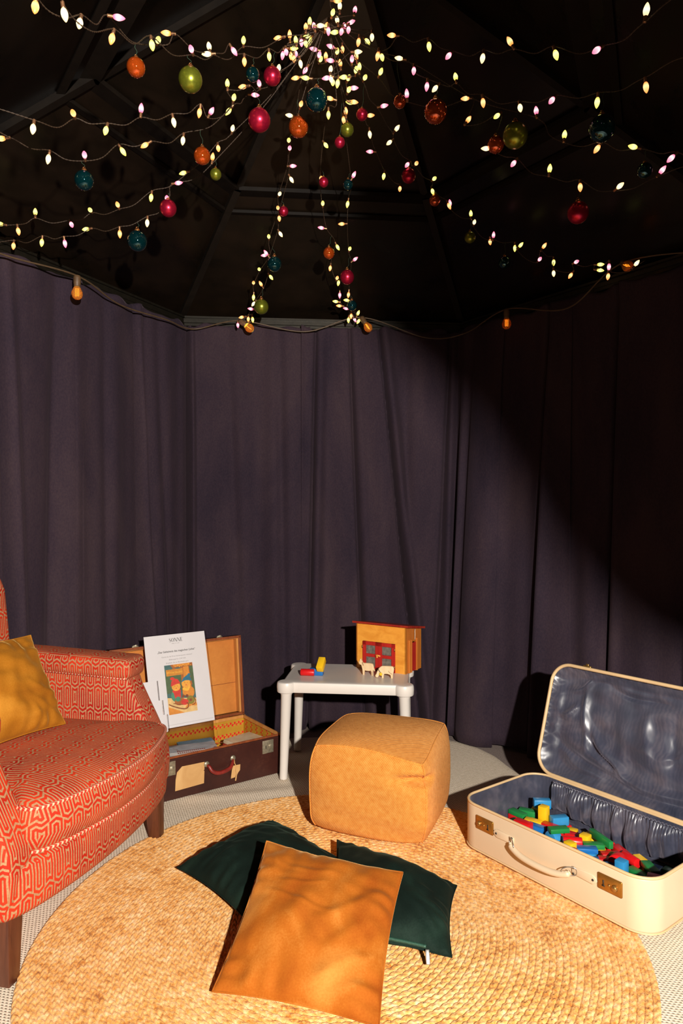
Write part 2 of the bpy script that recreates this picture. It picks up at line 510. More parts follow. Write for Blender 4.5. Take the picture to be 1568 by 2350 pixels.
# ---- round braided jute rug
M_jute = new_mat('jute', (0.6,0.35,0.13), 0.85, spec=0.2, Sheen_Weight=0.1)
t = NT(M_jute); oc = t.coord('Object')
n1 = t.noise(oc, 8, 5, 0.65); n2 = t.noise(oc, 70, 3, 0.6); n3 = t.noise(oc, 420, 2)
c = t.ramp(t.m('ADD', t.m('MULTIPLY', n1, 0.4), t.m('MULTIPLY', n2, 0.62)), [(0.36,(0.46,0.15,0.022)), (0.45,(0.76,0.345,0.078)), (0.55,(0.88,0.48,0.17)), (0.67,(0.93,0.64,0.35))])
t.set('Base Color', c); t.bump(t.m('ADD', t.m('MULTIPLY', n2, 0.5), n3), 0.55, 0.003)
rug = empty('jute_rug', (-0.012,1.985,0.008), label='round braided jute rug under pouf and velvet cushions', cat='rug')
pitch = 0.0172; NRING = 49
for k in range(NRING):
    r0 = (k+0.5)*pitch
    lam = 0.024
    nb = max(5, int(round(2*PI*r0/lam))); ns = nb*6; nw = 8
    th = np.arange(ns)*2*PI/ns; w = np.linspace(-1,1,nw)
    TH, WW = np.meshgrid(th, w, indexing='ij')
    ph = TH*nb/(2*PI)+rng.random()
    fr = (ph+0.5*(WW>0)-0.55*np.abs(WW)) % 1.0
    bumpv = np.sin(PI*fr)**0.7
    dome = np.sqrt(np.clip(1-WW**2*0.80,0,1))
    jit = 0.0009*value_noise(TH*r0*40, WW+k*3.1, k, 2)
    zz = 0.001+dome*(0.0055+0.0042*bumpv)+jit*dome - 0.0012*np.exp(-(WW/0.18)**2)
    wob = 0.0022*np.sin(TH*3+k*0.05)+0.0014*np.sin(TH*7+1+k*0.03)
    rr = r0+WW*pitch*0.57*(1+0.10*(bumpv-0.5))+wob
    V = np.stack([rr*np.cos(TH), 1.05*rr*np.sin(TH), zz], -1)
    o = mk('braid_coil', (V.reshape(-1,3).tolist(), grid_faces(ns, nw, True, False)), M_jute, rug, recalc=False)
# ------------------------------------------------------------------ armchair
def hex_pattern(t, uvsock, w=0.063, H=0.172, h=0.025, p=0.0090):
    x, y, _ = t.xyz(uvsock)
    def lat(ox, oy):
        ax = t.m('MULTIPLY', t.m('ABSOLUTE', t.m('SUBTRACT', t.m('FRACT', t.m('ADD', t.m('DIVIDE', x, w), ox)), 0.5)), w)
        ay = t.m('MULTIPLY', t.m('ABSOLUTE', t.m('SUBTRACT', t.m('FRACT', t.m('ADD', t.m('DIVIDE', y, H), oy)), 0.5)), H)
        return t.m('MAXIMUM', ax, t.m('MULTIPLY', t.m('SUBTRACT', t.m('ADD', t.m('MULTIPLY', ax, 0.6), ay), h), 0.62))
    d = t.m('MINIMUM', lat(0.0,0.0), lat(0.5,0.5))
    c = t.m('COSINE', t.m('MULTIPLY', d, 2*PI/p))
    return t.m('MULTIPLY_ADD', t.m('MINIMUM', t.m('MAXIMUM', t.m('MULTIPLY', t.m('SUBTRACT', c, 0.22), 4.0), -1.0), 1.0), 0.5, 0.5)   # 1 = beige ground
M_chair = new_mat('cut_velvet_hexagons', (0.5,0.1,0.05), 0.75, spec=0.25, Sheen_Weight=0.07, Sheen_Roughness=0.35, Sheen_Tint=(1.0,0.22,0.06))
t = NT(M_chair); uvn = t.n('ShaderNodeUVMap'); msk = hex_pattern(t, uvn.outputs[0])
rib = t.m('SINE', t.m('MULTIPLY', t.xyz(uvn.outputs[0])[1], 2*PI/0.003))
nn_ = t.noise(t.coord('Object'), 7, 3)
red = t.ramp(nn_, [(0.35,(0.36,0.008,0.003)), (0.62,(0.58,0.034,0.007))])
bei = t.ramp(t.noise(t.coord('Object'), 200, 2), [(0.3,(0.34,0.175,0.080)), (0.7,(0.46,0.26,0.13))])
t.set('Base Color', t.mix(msk, red, bei))
t.set('Sheen Weight', t.m('MULTIPLY', t.m('SUBTRACT', 1.0, msk), 0.07))
t.bump(t.m('ADD', t.m('SUBTRACT', 1.0, msk), t.m('MULTIPLY', rib, 0.06)), 0.45, 0.002)
M_cord = new_mat('twisted_cord', (0.5,0.05,0.02), 0.7)
t = NT(M_cord); uvn = t.n('ShaderNodeUVMap'); x, y, _ = t.xyz(uvn.outputs[0])
st = t.m('GREATER_THAN', t.m('SINE', t.m('MULTIPLY', t.m('ADD', x, t.m('MULTIPLY', y, 0.006)), 2*PI/0.013)), 0.25)
t.set('Base Color', t.mix(st, (0.50,0.03,0.012), (0.66,0.45,0.28)))
M_mahog = new_mat('mahogany', (0.09,0.025,0.012), 0.38, spec=0.5)
t = NT(M_mahog); n = t.noise(t.coord('Object',(1,1,0.12)), 45, 4, 0.6, 0.5)
t.set('Base Color', t.ramp(n, [(0.3,(0.055,0.014,0.007)), (0.75,(0.14,0.042,0.018))]))

def cord(path, r, parent, name='piping', closed=True, mat=None):
    v, f = tube(path, r, 8, closed)
    N = len(path); d = 0.0; uv = []
    for i in range(N):
        if i: d += (Vector(path[i])-Vector(path[i-1])).length
        for k in range(8): uv.append((d, k/8*2.0))
    return mk(name, (v, f), mat or M_cord, parent, uv=uv)

chair = empty('armchair', (-0.772,2.12,0.006), R(-12.4), 'red and beige hexagon patterned upholstered armchair with dark wooden legs', 'armchair')
def chair_part(name, vf, auto=None):
    o = mk(name, vf, M_chair, chair, auto=auto); box_uv(o); return o
# base with bowed front
half = [(-0.57,0.39),(-0.45,0.432),(-0.20,0.445),(0.0,0.44),(0.035,0.42),(0.062,0.36),(0.085,0.25),(0.10,0.12)]
pl = [(x,y,0) for x,y in half]+[(0.104,0,0)]+[(x,-y,0) for x,y in reversed(half)]
po = resample([tuple(p)[:2] for p in catmull(pl, 8, True)], 120)
def ring(o, ins, z):
    c = np.array([-0.28,0.0]); d = o-c; l = np.linalg.norm(d,axis=1,keepdims=True)
    q = c+d*(1-ins/l); return [(a,b,z) for a,b in q]
chair_part('seat_rail', loft([ring(po,.03,.170), ring(po,.008,.172), ring(po,.002,.182), ring(po,0,.21), ring(po,0,.265), ring(po,.004,.290), ring(po,.03,.302)]))
# seat cushion, T shaped with bowed front
half = [(-0.51,0.29),(-0.46,0.318),(-0.15,0.326),(-0.045,0.328),(-0.005,0.345),(0.028,0.362),(0.062,0.345),(0.095,0.290),(0.122,0.20),(0.142,0.10)]
pl = [(x,y,0) for x,y in half]+[(0.147,0,0)]+[(x,-y,0) for x,y in reversed(half)]
pc = resample([tuple(p)[:2] for p in catmull(pl, 6, True)], 180)
def ringc(f, z, ins=0.0):
    c = np.array([-0.24,0.0]); d = pc-c; l = np.linalg.norm(d,axis=1,keepdims=True); q = c+d*(f-ins/l)
    return [(a,b,z) for a,b in q]
rings = [ringc(0.6,.300), ringc(1,.301,.045), ringc(1,.304,.026), ringc(1,.318,.008), ringc(1,.355,-.010), ringc(1,.395,-.009), ringc(1,.424,.0)]
for f, dz in ((0.985,.008),(0.96,.016),(0.9,.026),(0.8,.037),(0.65,.047),(0.45,.053),(0.25,.056),(0.05,.057)): rings.append(ringc(f,.424+dz))
oc_ = chair_part('seat_cushion', loft(rings))
top = catmull([ (p[0],p[1],p[2]+.004) for p in ringc(1,.424,-.002)][::3], 3, True); cord(top, .0055, chair)
bot = catmull([ (p[0],p[1],p[2]) for p in ringc(1,.309,.015)][::3], 3, True); cord(bot, .0055, chair)
# arms
for sgn in (1,-1):
    prof = [(.022,.172),(.042,.22),(.048,.28),(.042,.34),(.024,.39),(-.004,.445),(-.036,.505),(-.064,.56),(-.078,.602),(-.55,.615),(-.55,.172)]
    v, f = prism(prof, 0.108, 0.02, 3)
    chair_part('arm', xf((v,f), T(0, sgn*0.386, 0)), 50)
    v, f = box(0.49, 0.135, 0.078, (0,0,0), 0.026, 4)
    chair_part('arm_pad', xf((v,f), T(-.305, sgn*0.383, 0.634) @ RY(R(2.2))), 60)
    yi = sgn*0.326; cord([(-.072,yi,.594),(-.2,yi,.600),(-.4,yi,.608),(-.53,yi,.613)], .0045, chair, closed=False)
# tall back
rows = []
for k in range(15):
    tt = k/14; z = 0.22+0.80*tt; xb = -0.515-0.05*tt-0.01*tt*tt
    hw = 0.325+0.015*math.sin(tt*PI) - (0.10*max(0,(tt-0.86)/0.14)**2)
    th = 0.068-0.008*tt if k < 14 else 0.04
    rr_ = rrect(2*hw, th, min(0.045,th*0.45), 5)
    rows.append([(xb-(-q[1])-th/2, q[0], z) for q in rr_])
chair_part('backrest', loft(rows), 60)
# legs
def leg(x, y, top_, w0, w1, dx=0.0, dy=0.0):
    V = []
    for z, w_, k in ((0,w1,1),(top_,w0,0)):
        for a,b in ((-1,-1),(1,-1),(1,1),(-1,1)): V.append((x+dx*k+a*w_/2, y+dy*k+b*w_/2, z))
    bm = bmesh.new(); vs_ = [bm.verts.new(p) for p in V]
    for q in ((3,2,1,0),(4,5,6,7),(0,1,5,4),(1,2,6,5),(2,3,7,6),(3,0,4,7)): bm.faces.new([vs_[i] for i in q])
    bmesh.ops.bevel(bm, geom=bm.edges[:], offset=0.003, segments=2, profile=0.5, affect='EDGES')
    bm.verts.index_update(); v = [tuple(p.co) for p in bm.verts]; f = [tuple(i.index for i in fc.verts) for fc in bm.faces]; bm.free()
    return v, f
for x, y, dx, dy in ((0.0,0.388,.010,.006),(0.0,-0.388,.010,-.006),(-0.52,0.36,-.03,.01),(-0.52,-0.36,-.03,-.01)):
    mk('leg', leg(x,y,0.18,0.058,0.040,dx,dy), M_mahog, chair, auto=40)

# ------------------------------------------------------------------ cushions
def velvet(name, dark, mid, light, rough=0.82, sheen=0.5, tint=(1,0.6,0.25), sc=2.2, spec=0.12):
    m = new_mat(name, mid, rough, spec=spec, Sheen_Weight=sheen, Sheen_Roughness=0.32, Sheen_Tint=tint)
    t = NT(m); oc = t.coord('Object'); nap = t.noise(oc, sc*2, 3, 0.45, 0.9); fi = t.noise(oc, 220, 2)
    f = t.m('ADD', t.m('MULTIPLY', nap, 0.86), t.m('MULTIPLY', fi, 0.14))
    t.set('Base Color', t.ramp(f, [(0.34,dark),(0.5,mid),(0.66,light)]))
    t.set('Roughness', t.ramp(f, [(0.35,(rough+.1,)*3),(0.65,(rough-.12,)*3)]))
    cr = t.noise(t.coord('Object',(1,2.2,1),(0,0,0.4)), 7, 4, 0.6, 0.8)
    t.bump(t.m('ADD', cr, t.m('MULTIPLY', fi, 0.04)), 0.10, 0.012)
    return m
M_orange = velvet('orange_velvet', (0.27,0.058,0.004), (0.38,0.105,0.009), (0.54,0.205,0.035), tint=(1,0.62,0.25), sheen=0.35)
M_mustard = velvet('mustard_velvet', (0.25,0.080,0.005), (0.36,0.130,0.009), (0.50,0.205,0.022), tint=(1,0.65,0.2), sheen=0.3)
M_green = velvet('green_velvet', (0.003,0.0072,0.0052), (0.0048,0.0118,0.0086), (0.011,0.026,0.018), tint=(0.3,0.6,0.45), sheen=0.04, spec=0.1)

def pillow(name, C, up, dn, mat, label, group=None, seed=1, n=80, pinch=0.075, wr=0.006, crease=()):
    """C: corners c00,c10,c11,c01 in the room"""
    C = [Vector(c) for c in C]
    ctr = sum(C, Vector())/4
    nr = ((C[1]-C[0]).cross(C[3]-C[0])+(C[2]-C[1]).cross(C[3]-C[2])).normalized()
    if nr.z < 0: nr = -nr
    g = np.linspace(-1,1,n); U, Vv = np.meshgrid(g, g, indexing='ij')
    U2 = U*(1-pinch*(1-Vv**2)); V2 = Vv*(1-pinch*(1-U**2))
    a, b = (U2+1)/2, (V2+1)/2
    c = [np.array(x-ctr) for x in C]
    base = ((1-a)*(1-b))[...,None]*c[0]+(a*(1-b))[...,None]*c[1]+(a*b)[...,None]*c[2]+((1-a)*b)[...,None]*c[3]
    prof = (np.clip(1-U**2,0,1)*np.clip(1-Vv**2,0,1))**0.55
    nz = value_noise(U*0.9,Vv*0.9,seed,3)
    # creases running inward from the seams
    eu = np.sin(Vv*17+3*np.sin(Vv*5+seed))*np.exp(-(1-np.abs(U))*5); ev = np.sin(U*15+3*np.sin(U*4+seed*2))*np.exp(-(1-np.abs(Vv))*5)
    wrk = (nz*wr*1.2 + (eu+ev)*wr*0.8)*np.clip(prof*3,0,1)
    for (u0,v0,u1,v1,w0,am) in crease:
        am *= 0.38
        dx,dy=u1-u0,v1-v0; ll=math.hypot(dx,dy); s_=((U-u0)*dx+(Vv-v0)*dy)/ll**2; dd_=((U-u0)*-dy+(Vv-v0)*dx)/ll+.05*np.sin(s_*4+u0*9)
        wrk = wrk+am*(np.exp(-(dd_/w0)**2)-0.6*np.exp(-((dd_-2*w0)/(1.5*w0))**2))*np.exp(-((s_-.5)/.48)**4)*np.clip(prof*2.5,0,1)
    N = np.array(nr)
    top = base+N*((up*prof+wrk)[...,None]); bot = base-N*((dn*prof+wrk*0.4)[...,None])
    o = empty(name, ctr, 0, label, 'cushion', group)
    Vt = top.reshape(-1,3); Vb = bot.reshape(-1,3); k = len(Vt)
    Ft = grid_faces(n,n); Fb = [tuple(reversed([i+k for i in q])) for q in grid_faces(n,n)]
    mk('cover', (np.vstack([Vt,Vb]).tolist(), Ft+Fb), mat, o)
    rim = [tuple(base[i,0]) for i in range(n)]+[tuple(base[n-1,j]) for j in range(1,n)]+[tuple(base[i,n-1]) for i in range(n-2,-1,-1)]+[tuple(base[0,j]) for j in range(n-2,0,-1)]
    mk('seam', tube(rim, 0.0022, 6, True), mat, o)
    return o, base, ctr
pillow('velvet_cushion', [(-.313,1.653,.040),(.085,1.545,.035),(.172,1.915,.190),(-.222,2.025,.225)], .070, .035, M_orange,
       'burnt orange velvet cushion lying on top of the two dark green cushions', seed=4, wr=.007, pinch=.055, crease=[(-.7,.62,.2,.58,.035,.006),(-.9,.15,.3,.05,.03,.006),(-.75,.35,.1,.42,.03,.005),(.05,-.1,.85,.45,.07,.010),(.1,-.45,.9,.05,.08,.010),(.2,-.75,.95,-.35,.06,.009),(-.8,-.5,-.4,-.9,.06,.006),(.3,-.95,.9,-.7,.05,.008),(-.85,.8,-.5,.3,.04,.006)])
pillow('velvet_cushion', [(-.535,2.22,.045),(-.275,1.935,.05),(.005,2.245,.055),(-.255,2.525,.06)], .085, .030, M_green,
       'dark green velvet cushion pointing a corner at the red armchair, under the orange one', seed=9, wr=.006, crease=[(-.9,-.5,-.3,-.3,.05,.006),(-.6,-.9,-.35,-.2,.05,.007),(-.3,-.95,-.2,-.4,.05,.006)])
gp, gb, gc = pillow('velvet_cushion', [(-.055,1.86,.05),(.285,1.765,.05),(.352,2.085,.06),(-.015,2.345,.075)], .085, .034, M_green,
       'dark green velvet cushion with visible zip along its edge, partly under the orange one', seed=14, wr=.006, crease=[(.9,-.8,.3,-.3,.06,.008),(.95,.2,.5,.0,.05,.007),(.8,-.95,.6,-.4,.05,.006)])
M_zip = plain('zip_tape', (0.02,0.07,0.045), 0.5, 0.3, 200)
M_steel = plain('steel', (0.5,0.48,0.45), 0.3, 0.1, 60, metal=0.9)
M_brass = plain('aged_brass', (0.42,0.24,0.07), 0.36, 0.25, 50, metal=0.85)
n_ = len(gb); zp = [Vector(gb[i,0])+Vector((0.004,-0.004,0.012)) for i in range(int(n_*.12), int(n_*.80))]
mk('zip', tube(zp, 0.0045, 6), M_zip, gp)
zl = zp[-1]
mk('zip_pull', xf(box(0.011,0.004,0.034,(0,0,-0.017),0.0015), T(zl.x+.002,zl.y-.008,zl.z-.002) @ RX(R(-35))), M_steel, gp)
Bc = Vector((-.924,2.286,.492)); Tc = Vector((-1.0747,2.36,.774))
pillow('velvet_cushion', [(-1.065,1.93,.505),Bc,Tc,(-1.215,1.99,.80)], .07, .055, M_mustard,
       'mustard velvet cushion leaning on the seat of the red armchair', seed=21, wr=.008, pinch=.06, crease=[(.9,-.9,.2,-.2,.06,.010),(.5,-.95,.1,-.3,.06,.008),(.95,-.5,.3,.0,.06,.007)])

# ------------------------------------------------------------------ pouf
M_pouf = new_mat('knit_pouf', (0.55,0.24,0.06), 0.9, spec=0.15, Sheen_Weight=0.15, Sheen_Tint=(1,0.7,0.4))
t = NT(M_pouf); uvn = t.n('ShaderNodeUVMap'); x, y, _ = t.xyz(uvn.outputs[0])
a = t.m('SINE', t.m('MULTIPLY', t.m('ADD', x, t.m('MULTIPLY', y, 0.45)), 2*PI/0.0086)); b = t.m('SINE', t.m('MULTIPLY', t.m('SUBTRACT', y, t.m('MULTIPLY', x, 0.25)), 2*PI/0.0066))
wv = t.m('MULTIPLY', a, b); n = t.noise(t.coord('Object'), 60, 3)
f = t.m('ADD', t.m('MULTIPLY', wv, 0.11), t.m('MULTIPLY_ADD', n, 0.5, 0.27))
t.set('Base Color', t.ramp(f, [(0.30,(0.52,0.165,0.022)),(0.52,(0.72,0.27,0.048)),(0.75,(0.84,0.37,0.09))]))
t.bump(t.m('ADD', wv, t.m('MULTIPLY', t.noise(t.coord('Object'), 300, 2), 0.7)), 0.5, 0.003)
pouf = empty('pouf', (0.160,2.645,0.0195), R(-19.6), 'square orange knitted pouf standing in front of the white table', 'pouf')
def pouf_pt(x, y, z):
    """unit cube -1..1 to pouf surface"""
    hx, hy, hz = .226, .220, .172
    m = max(abs(x),abs(y),abs(z))
    # soften the cube
    p = 5.0; ln = (abs(x)**p+abs(y)**p+abs(z)**p)**(1/p)
    s = 1/ln; rx, ry, rz = x*s, y*s, z*s
    k = 0.62
    x, y, z = x*(1-k)+rx*k, y*(1-k)+ry*k, z*(1-k)+rz*k
    bul = 1-abs(z)**2.2
    X = x*hx*(1+0.055*bul); Y = y*hy*(1+0.055*bul); Z = z*hz
    X *= 1+0.0*max(0,-z)**3; Y *= 1+0.01*max(0,-z)**3
    if z > 0: Z += 0.018*(1-x*x)*(1-y*y)*z
    # slumped corner towards the cream suitcase with a tuck below it
    d2 = ((x-1)**2+(y+1)**2)
    Z -= 0.038*math.exp(-d2/0.55)*max(0,z)
    tuck = math.exp(-(((x-0.82)/0.30)**2+((y+0.95)/0.25)**2+((z-0.48-0.12*(x-0.8))/0.10)**2))
    X -= 0.022*tuck; Y += 0.042*tuck
    Z += 0.004*math.exp(-(((x-0.85)/0.35)**2+((y+0.95)/0.3)**2+((z-0.72)/0.16)**2))
    Z -= 0.010*math.exp(-(((x+1))**2+((y+1))**2)/0.2)*max(0,z)
    q = 0.005*math.sin(4.2*x+2*z)*math.sin(3*z+1.5*x)*(1-abs(z))
    Y += q*(-1 if y < 0 else 1)*0.8
    # folds near the floor
    if z < -0.3:
        k2 = (-0.3-z)/0.7; Y += 0.007*math.sin(9*z+3*x)*k2*(1 if y < 0 else -1); X += 0.004*math.sin(8*z+2*y)*k2
    return (X, Y, Z+hz)
bm = bmesh.new(); bmesh.ops.create_cube(bm, size=2.0); bmesh.ops.subdivide_edges(bm, edges=bm.edges[:], cuts=30, use_grid_fill=True)
bm.verts.index_update()
v0 = [tuple(v.co) for v in bm.verts]; f0 = [tuple(q.index for q in fc.verts) for fc in bm.faces]; bm.free()
po_ = mk('cover', ([pouf_pt(*p) for p in v0], f0), M_pouf, pouf); box_uv(po_)
def seam(pts, r=0.0028): mk('seam', tube([pouf_pt(*p) for p in pts], r, 6), M_pouf, pouf)
g = np.linspace(-1,1,40)
seam([(a,-1,1) for a in g]); seam([(1,a,1) for a in g]); seam([(-1,a,1) for a in g]); seam([(a,1,1) for a in g])
seam([(1,-1,a) for a in g]); seam([(-1,-1,a) for a in g]); seam([(1,1,a) for a in g]); seam([(-1,1,a) for a in g])

# ------------------------------------------------------------------ white table
M_white = plain('white_plastic', (0.69,0.635,0.575), 0.34, 0.02, 20)
tb = empty('childrens_table', (0.033,3.200,0.012), R(-6), 'small white plastic table with rounded corner knobs', 'table')
cx_, cy_, rk, ed = 0.262, 0.175, 0.042, 0.020
def tab_outline(ins):
    out = []; r = rk-ins; e = ed-ins; a = math.degrees(math.acos(max(-1,min(1,e/r))))
    for sx, sy, mid in ((1,1,45),(-1,1,135),(-1,-1,225),(1,-1,315)):
        span = 45+a
        for k in range(17): 
            q = R(mid-span+2*span*k/16); out.append((sx*cx_+r*math.cos(q), sy*cy_+r*math.sin(q)))
    return out
def tring(ins, z): return [(x,y,z) for x,y in tab_outline(ins)]
mk('table_top', loft([tring(.006,.385), tring(.002,.386), tring(.0,.390), tring(-.001,.41), tring(0,.424), tring(.002,.4295), tring(.006,.432), tring(.010,.4325)]), M_white, tb, auto=35)
for sx in (1,-1):
    for sy in (1,-1):
        v, f = lathe([(.0165,0),(.0175,.002),(.0178,.006),(.024,.372),(.026,.376),(.027,.39)], 24)
        V = [(p[0]+sx*(cx_+0.012*(1-p[2]/.39)), p[1]+sy*(cy_+0.010*(1-p[2]/.39)), p[2]) for p in v]
        mk('leg', (V,f), M_white, tb, auto=50)
TT = 0.012+0.4325   # table top height
# ------------------------------------------------------------------ toys on the table
def wood(name, a, b, rough=0.45, sc=14, stretch=(1,1,0.2)):
    m = new_mat(name, a, rough, spec=0.4); t = NT(m)
    n = t.noise(t.coord('Object', stretch), sc, 5, 0.6, 1.2)
    t.set('Base Color', t.ramp(n, [(0.3,a),(0.7,b)])); return m
M_ply = wood('honey_plywood', (0.66,0.24,0.025), (0.82,0.36,0.05), 0.4, 12, (1,1,2.0))
M_plyside = wood('orange_plywood', (0.42,0.11,0.014), (0.55,0.17,0.025), 0.4, 20, (3,3,0.3))
M_redpaint = wood('red_painted_wood', (0.36,0.012,0.010), (0.46,0.02,0.014), 0.4, 25)
M_roofred = wood('red_stained_roof', (0.24,0.012,0.008), (0.36,0.03,0.012), 0.4, 30)
M_pale = wood('pale_wood', (0.66,0.46,0.25), (0.80,0.60,0.36), 0.55, 25, (1,1,0.5))
M_screen = new_mat('mesh_screen', (0.13,0.12,0.10), 0.6); t = NT(M_screen)
x, y, z = t.xyz(t.coord('Object')); a = t.m('SINE', t.m('MULTIPLY', x, 2*PI/0.0026)); b = t.m('SINE', t.m('MULTIPLY', z, 2*PI/0.0026))
t.set('Base Color', t.ramp(t.m('ADD', t.m('MULTIPLY', t.m('MULTIPLY', a, b), 0.3), t.noise(t.coord('Object'), 60, 2)), [(0.3,(0.055,0.05,0.045)),(0.7,(0.22,0.19,0.15))]))
M_string = plain('cotton_string', (0.8,0.7,0.55), 0.9)
M_yellowpaint = plain('yellow_paint', (0.78,0.48,0.01), 0.35, 0.06)
M_burn = plain('burnt_line', (0.20,0.08,0.02), 0.7)
M_blackpaint = plain('black_paint', (0.02,0.02,0.02), 0.5)

HW, HD, HH = 0.268, 0.165, 0.215
fl_ = Vector((0.072,3.318)); ha = R(-32)
hx_ = Vector((math.cos(ha), math.sin(ha))); hy_ = Vector((-math.sin(ha), math.cos(ha)))
hc = fl_+hx_*HW/2
house = empty('toy_house', (hc.x,hc.y,TT), ha, 'wooden toy house with red double doors on the white table', 'toy house')
wt = 0.006
mk('front_wall', join(box(HW*0.145,wt,HH,(-HW/2+HW*0.0725,wt/2,HH/2)), box(HW*0.205,wt,HH,(HW/2-HW*0.1025,wt/2,HH/2)), box(HW*0.65,wt,HH*0.37,(-HW*0.03,wt/2,HH*0.815))), M_ply, house, smooth=False)
mk('back_wall', box(HW,wt,HH*0.9,(0,HD-wt/2,HH*0.45)), M_ply, house, smooth=False)
side = [(0,0),(HD,0),(HD,HH*0.9),(0,HH)]
mk('side_wall', xf(prism([(p[0],p[1]) for p in side], wt), T(-HW/2+wt/2,0,0) @ RZ(PI/2)), M_plyside, house, smooth=False)
# side wall with an opening
mk('side_wall', xf(join(prism([(0,0),(HD*0.38,0),(HD*0.38,HH*0.955),(0,HH)], wt), prism([(HD*0.62,0),(HD,0),(HD,HH*0.9),(HD*0.62,HH*0.938)], wt), prism([(HD*0.38,HH*0.66),(HD*0.62,HH*0.66),(HD*0.62,HH*0.938),(HD*0.38,HH*0.955)], wt)), T(HW/2-wt/2,0,0) @ RZ(PI/2)), M_plyside, house, smooth=False)
sd = mk('side_door', box(0.004, HD*0.22, HH*0.62, (HW/2+.001, HD*0.50, HH*0.33)), M_redpaint, house, smooth=False)
for yy in (0.18,0.30,0.66): mk('side_batten', box(0.008, 0.008, HH*0.72, (HW/2+.004, HD*yy, HH*0.36), .001), M_plyside, house, smooth=False)
mk('pull_string', tube([(HW/2+.006,HD*0.52,HH*0.93),(HW/2+.008,HD*0.48,HH*0.88),(HW/2+.007,HD*0.50,HH*0.82),(HW/2+.007,HD*0.49,HH*0.70)], 0.0012, 6), M_string, house)
ov = 0.012
roof = [(-ov,HH+.004),(HD+ov,HH*0.9-.002),(HD+ov,HH*0.9+.007),(-ov,HH+.013)]
mk('roof', xf(prism(roof, HW+2.6*ov), RZ(PI/2)), M_roofred, house, smooth=False)
mk('floor_board', box(HW-.014, HD-.014, .005, (0,HD/2,.0025)), M_ply, house, smooth=False)
# red double doors
dw, dh = HW*0.325, HH*0.628
for sgn in (-1,1):
    xc = -HW*0.03+sgn*dw/2
    fr = 0.017
    d = mk('door', join(box(fr,.008,dh,(xc-dw/2+fr/2,-.002,dh/2)), box(fr,.008,dh,(xc+dw/2-fr/2-.0005,-.002,dh/2)), box(dw,.008,fr,(xc,-.002,dh-fr/2)), box(dw,.008,fr*0.9,(xc,-.002,fr*0.45)), box(dw-2*fr+.001,.008,fr*0.85,(xc,-.002,dh*0.52))), M_redpaint, house, smooth=False)
    for z0, z1 in ((fr*0.9, dh*0.52-fr*0.42), (dh*0.52+fr*0.42, dh-fr)):
        mk('pane', box(dw-2*fr, .002, z1-z0, (xc,.001,(z0+z1)/2)), M_screen, d, smooth=False)
    mk('hinge', box(.003,.004,.014,(xc+sgn*dw/2,-.007,dh*0.80)), M_brass, d); mk('hinge', box(.003,.004,.014,(xc+sgn*dw/2,-.007,dh*0.2)), M_brass, d)
M_handle = plain('orange_wood_knob', (0.75,0.30,0.05), 0.4)
mk('latch', join(tube([(-HW*0.03-.012,-.010,dh*0.53),(-HW*0.03-.005,-.013,dh*0.555),(-HW*0.03+.004,-.013,dh*0.55),(-HW*0.03+.012,-.010,dh*0.53)], .0042, 8), xf(lathe([(.004,0),(.005,.003),(.003,.008)],12), T(-HW*0.03-.006,-.006,dh*0.49) @ RX(PI/2))), M_handle, house)

# flat wooden animals
def smooth_outline(pts, k=5): return [(p.x,p.z) for p in catmull([(a,0,b) for a,b in pts], k, True)]
goat = [(-.034,.050),(-.040,.058),(-.041,.066),(-.036,.072),(-.033,.080),(-.030,.079),(-.028,.074),(-.024,.070),(-.021,.062),(-.012,.060),(.010,.061),(.026,.060),(.034,.055),(.038,.040),(.043,.026),(.040,.022),(.036,.030),(.034,.022),(.034,.002),(.033,0),(.026,0),(.026,.006),(.023,.024),(.016,.022),(.000,.022),(-.010,.022),(-.012,.004),(-.013,0),(-.020,0),(-.020,.006),(-.022,.026),(-.026,.042),(-.029,.050)]
cow = [(-.050,.004),(-.044,.002),(-.037,.006),(-.034,.012),(-.028,.012),(-.021,.010),(-.021,.002),(-.021,0),(-.012,0),(-.011,.003),(-.009,.018),(-.004,.021),(.010,.021),(.018,.018),(.023,.016),(.025,.003),(.025,0),(.034,0),(.035,.004),(.036,.020),(.039,.034),(.040,.050),(.035,.058),(.024,.060),(-.005,.060),(-.020,.059),(-.030,.052),(-.037,.044),(-.042,.034),(-.047,.022),(-.053,.010)]
def animal(outl, loc, rz, label, sc=1.0):
    a_ = empty('wooden_animal', loc, rz, label, 'toy animal')
    mk('body', prism([(x*sc,z*sc) for x,z in smooth_outline(outl,3)], 0.011, .0012, 1), M_pale, a_, auto=40)
    return a_
def on_table(u, v, z=TT):
    y = (CAMH-z)*F/(v-1175); return ((u-784)/F*y, y, z)
g1 = animal(goat, on_table(842,1549), R(-22), 'pale wooden goat figure standing before the toy house doors', 0.92)
mk('mane', tube([(-.020,-.006,.058),(-.017,-.0062,.050),(-.015,-.006,.044)], .0016, 6), M_burn, g1)
mk('eye', lathe([(.0012,0),(.0010,.0006)],8), M_blackpaint, g1, loc=(-.034,-.0057,.062), rot=(PI/2,0,0))
for q in ((-.018,-.006,.004,.02),(.029,-.006,.004,.02)): mk('leg_line', tube([(q[0],q[1],q[2]),(q[0]-.002,q[1],q[3])], .0008, 5), M_burn, g1)
g2 = animal(cow, on_table(886,1556), R(-12), 'pale wooden grazing cow figure with a yellow bell', 0.92)
mk('collar', tube([(-.036,-.006,.041),(-.027,-.0065,.028),(-.020,-.006,.018)], .0016, 6), M_blackpaint, g2)
mk('bell', xf(lathe([(.003,-.002),(.0075,0),(.007,.004),(.003,.006)],14), T(-.023,-.0055,.018) @ RX(PI/2)), M_yellowpaint, g2)
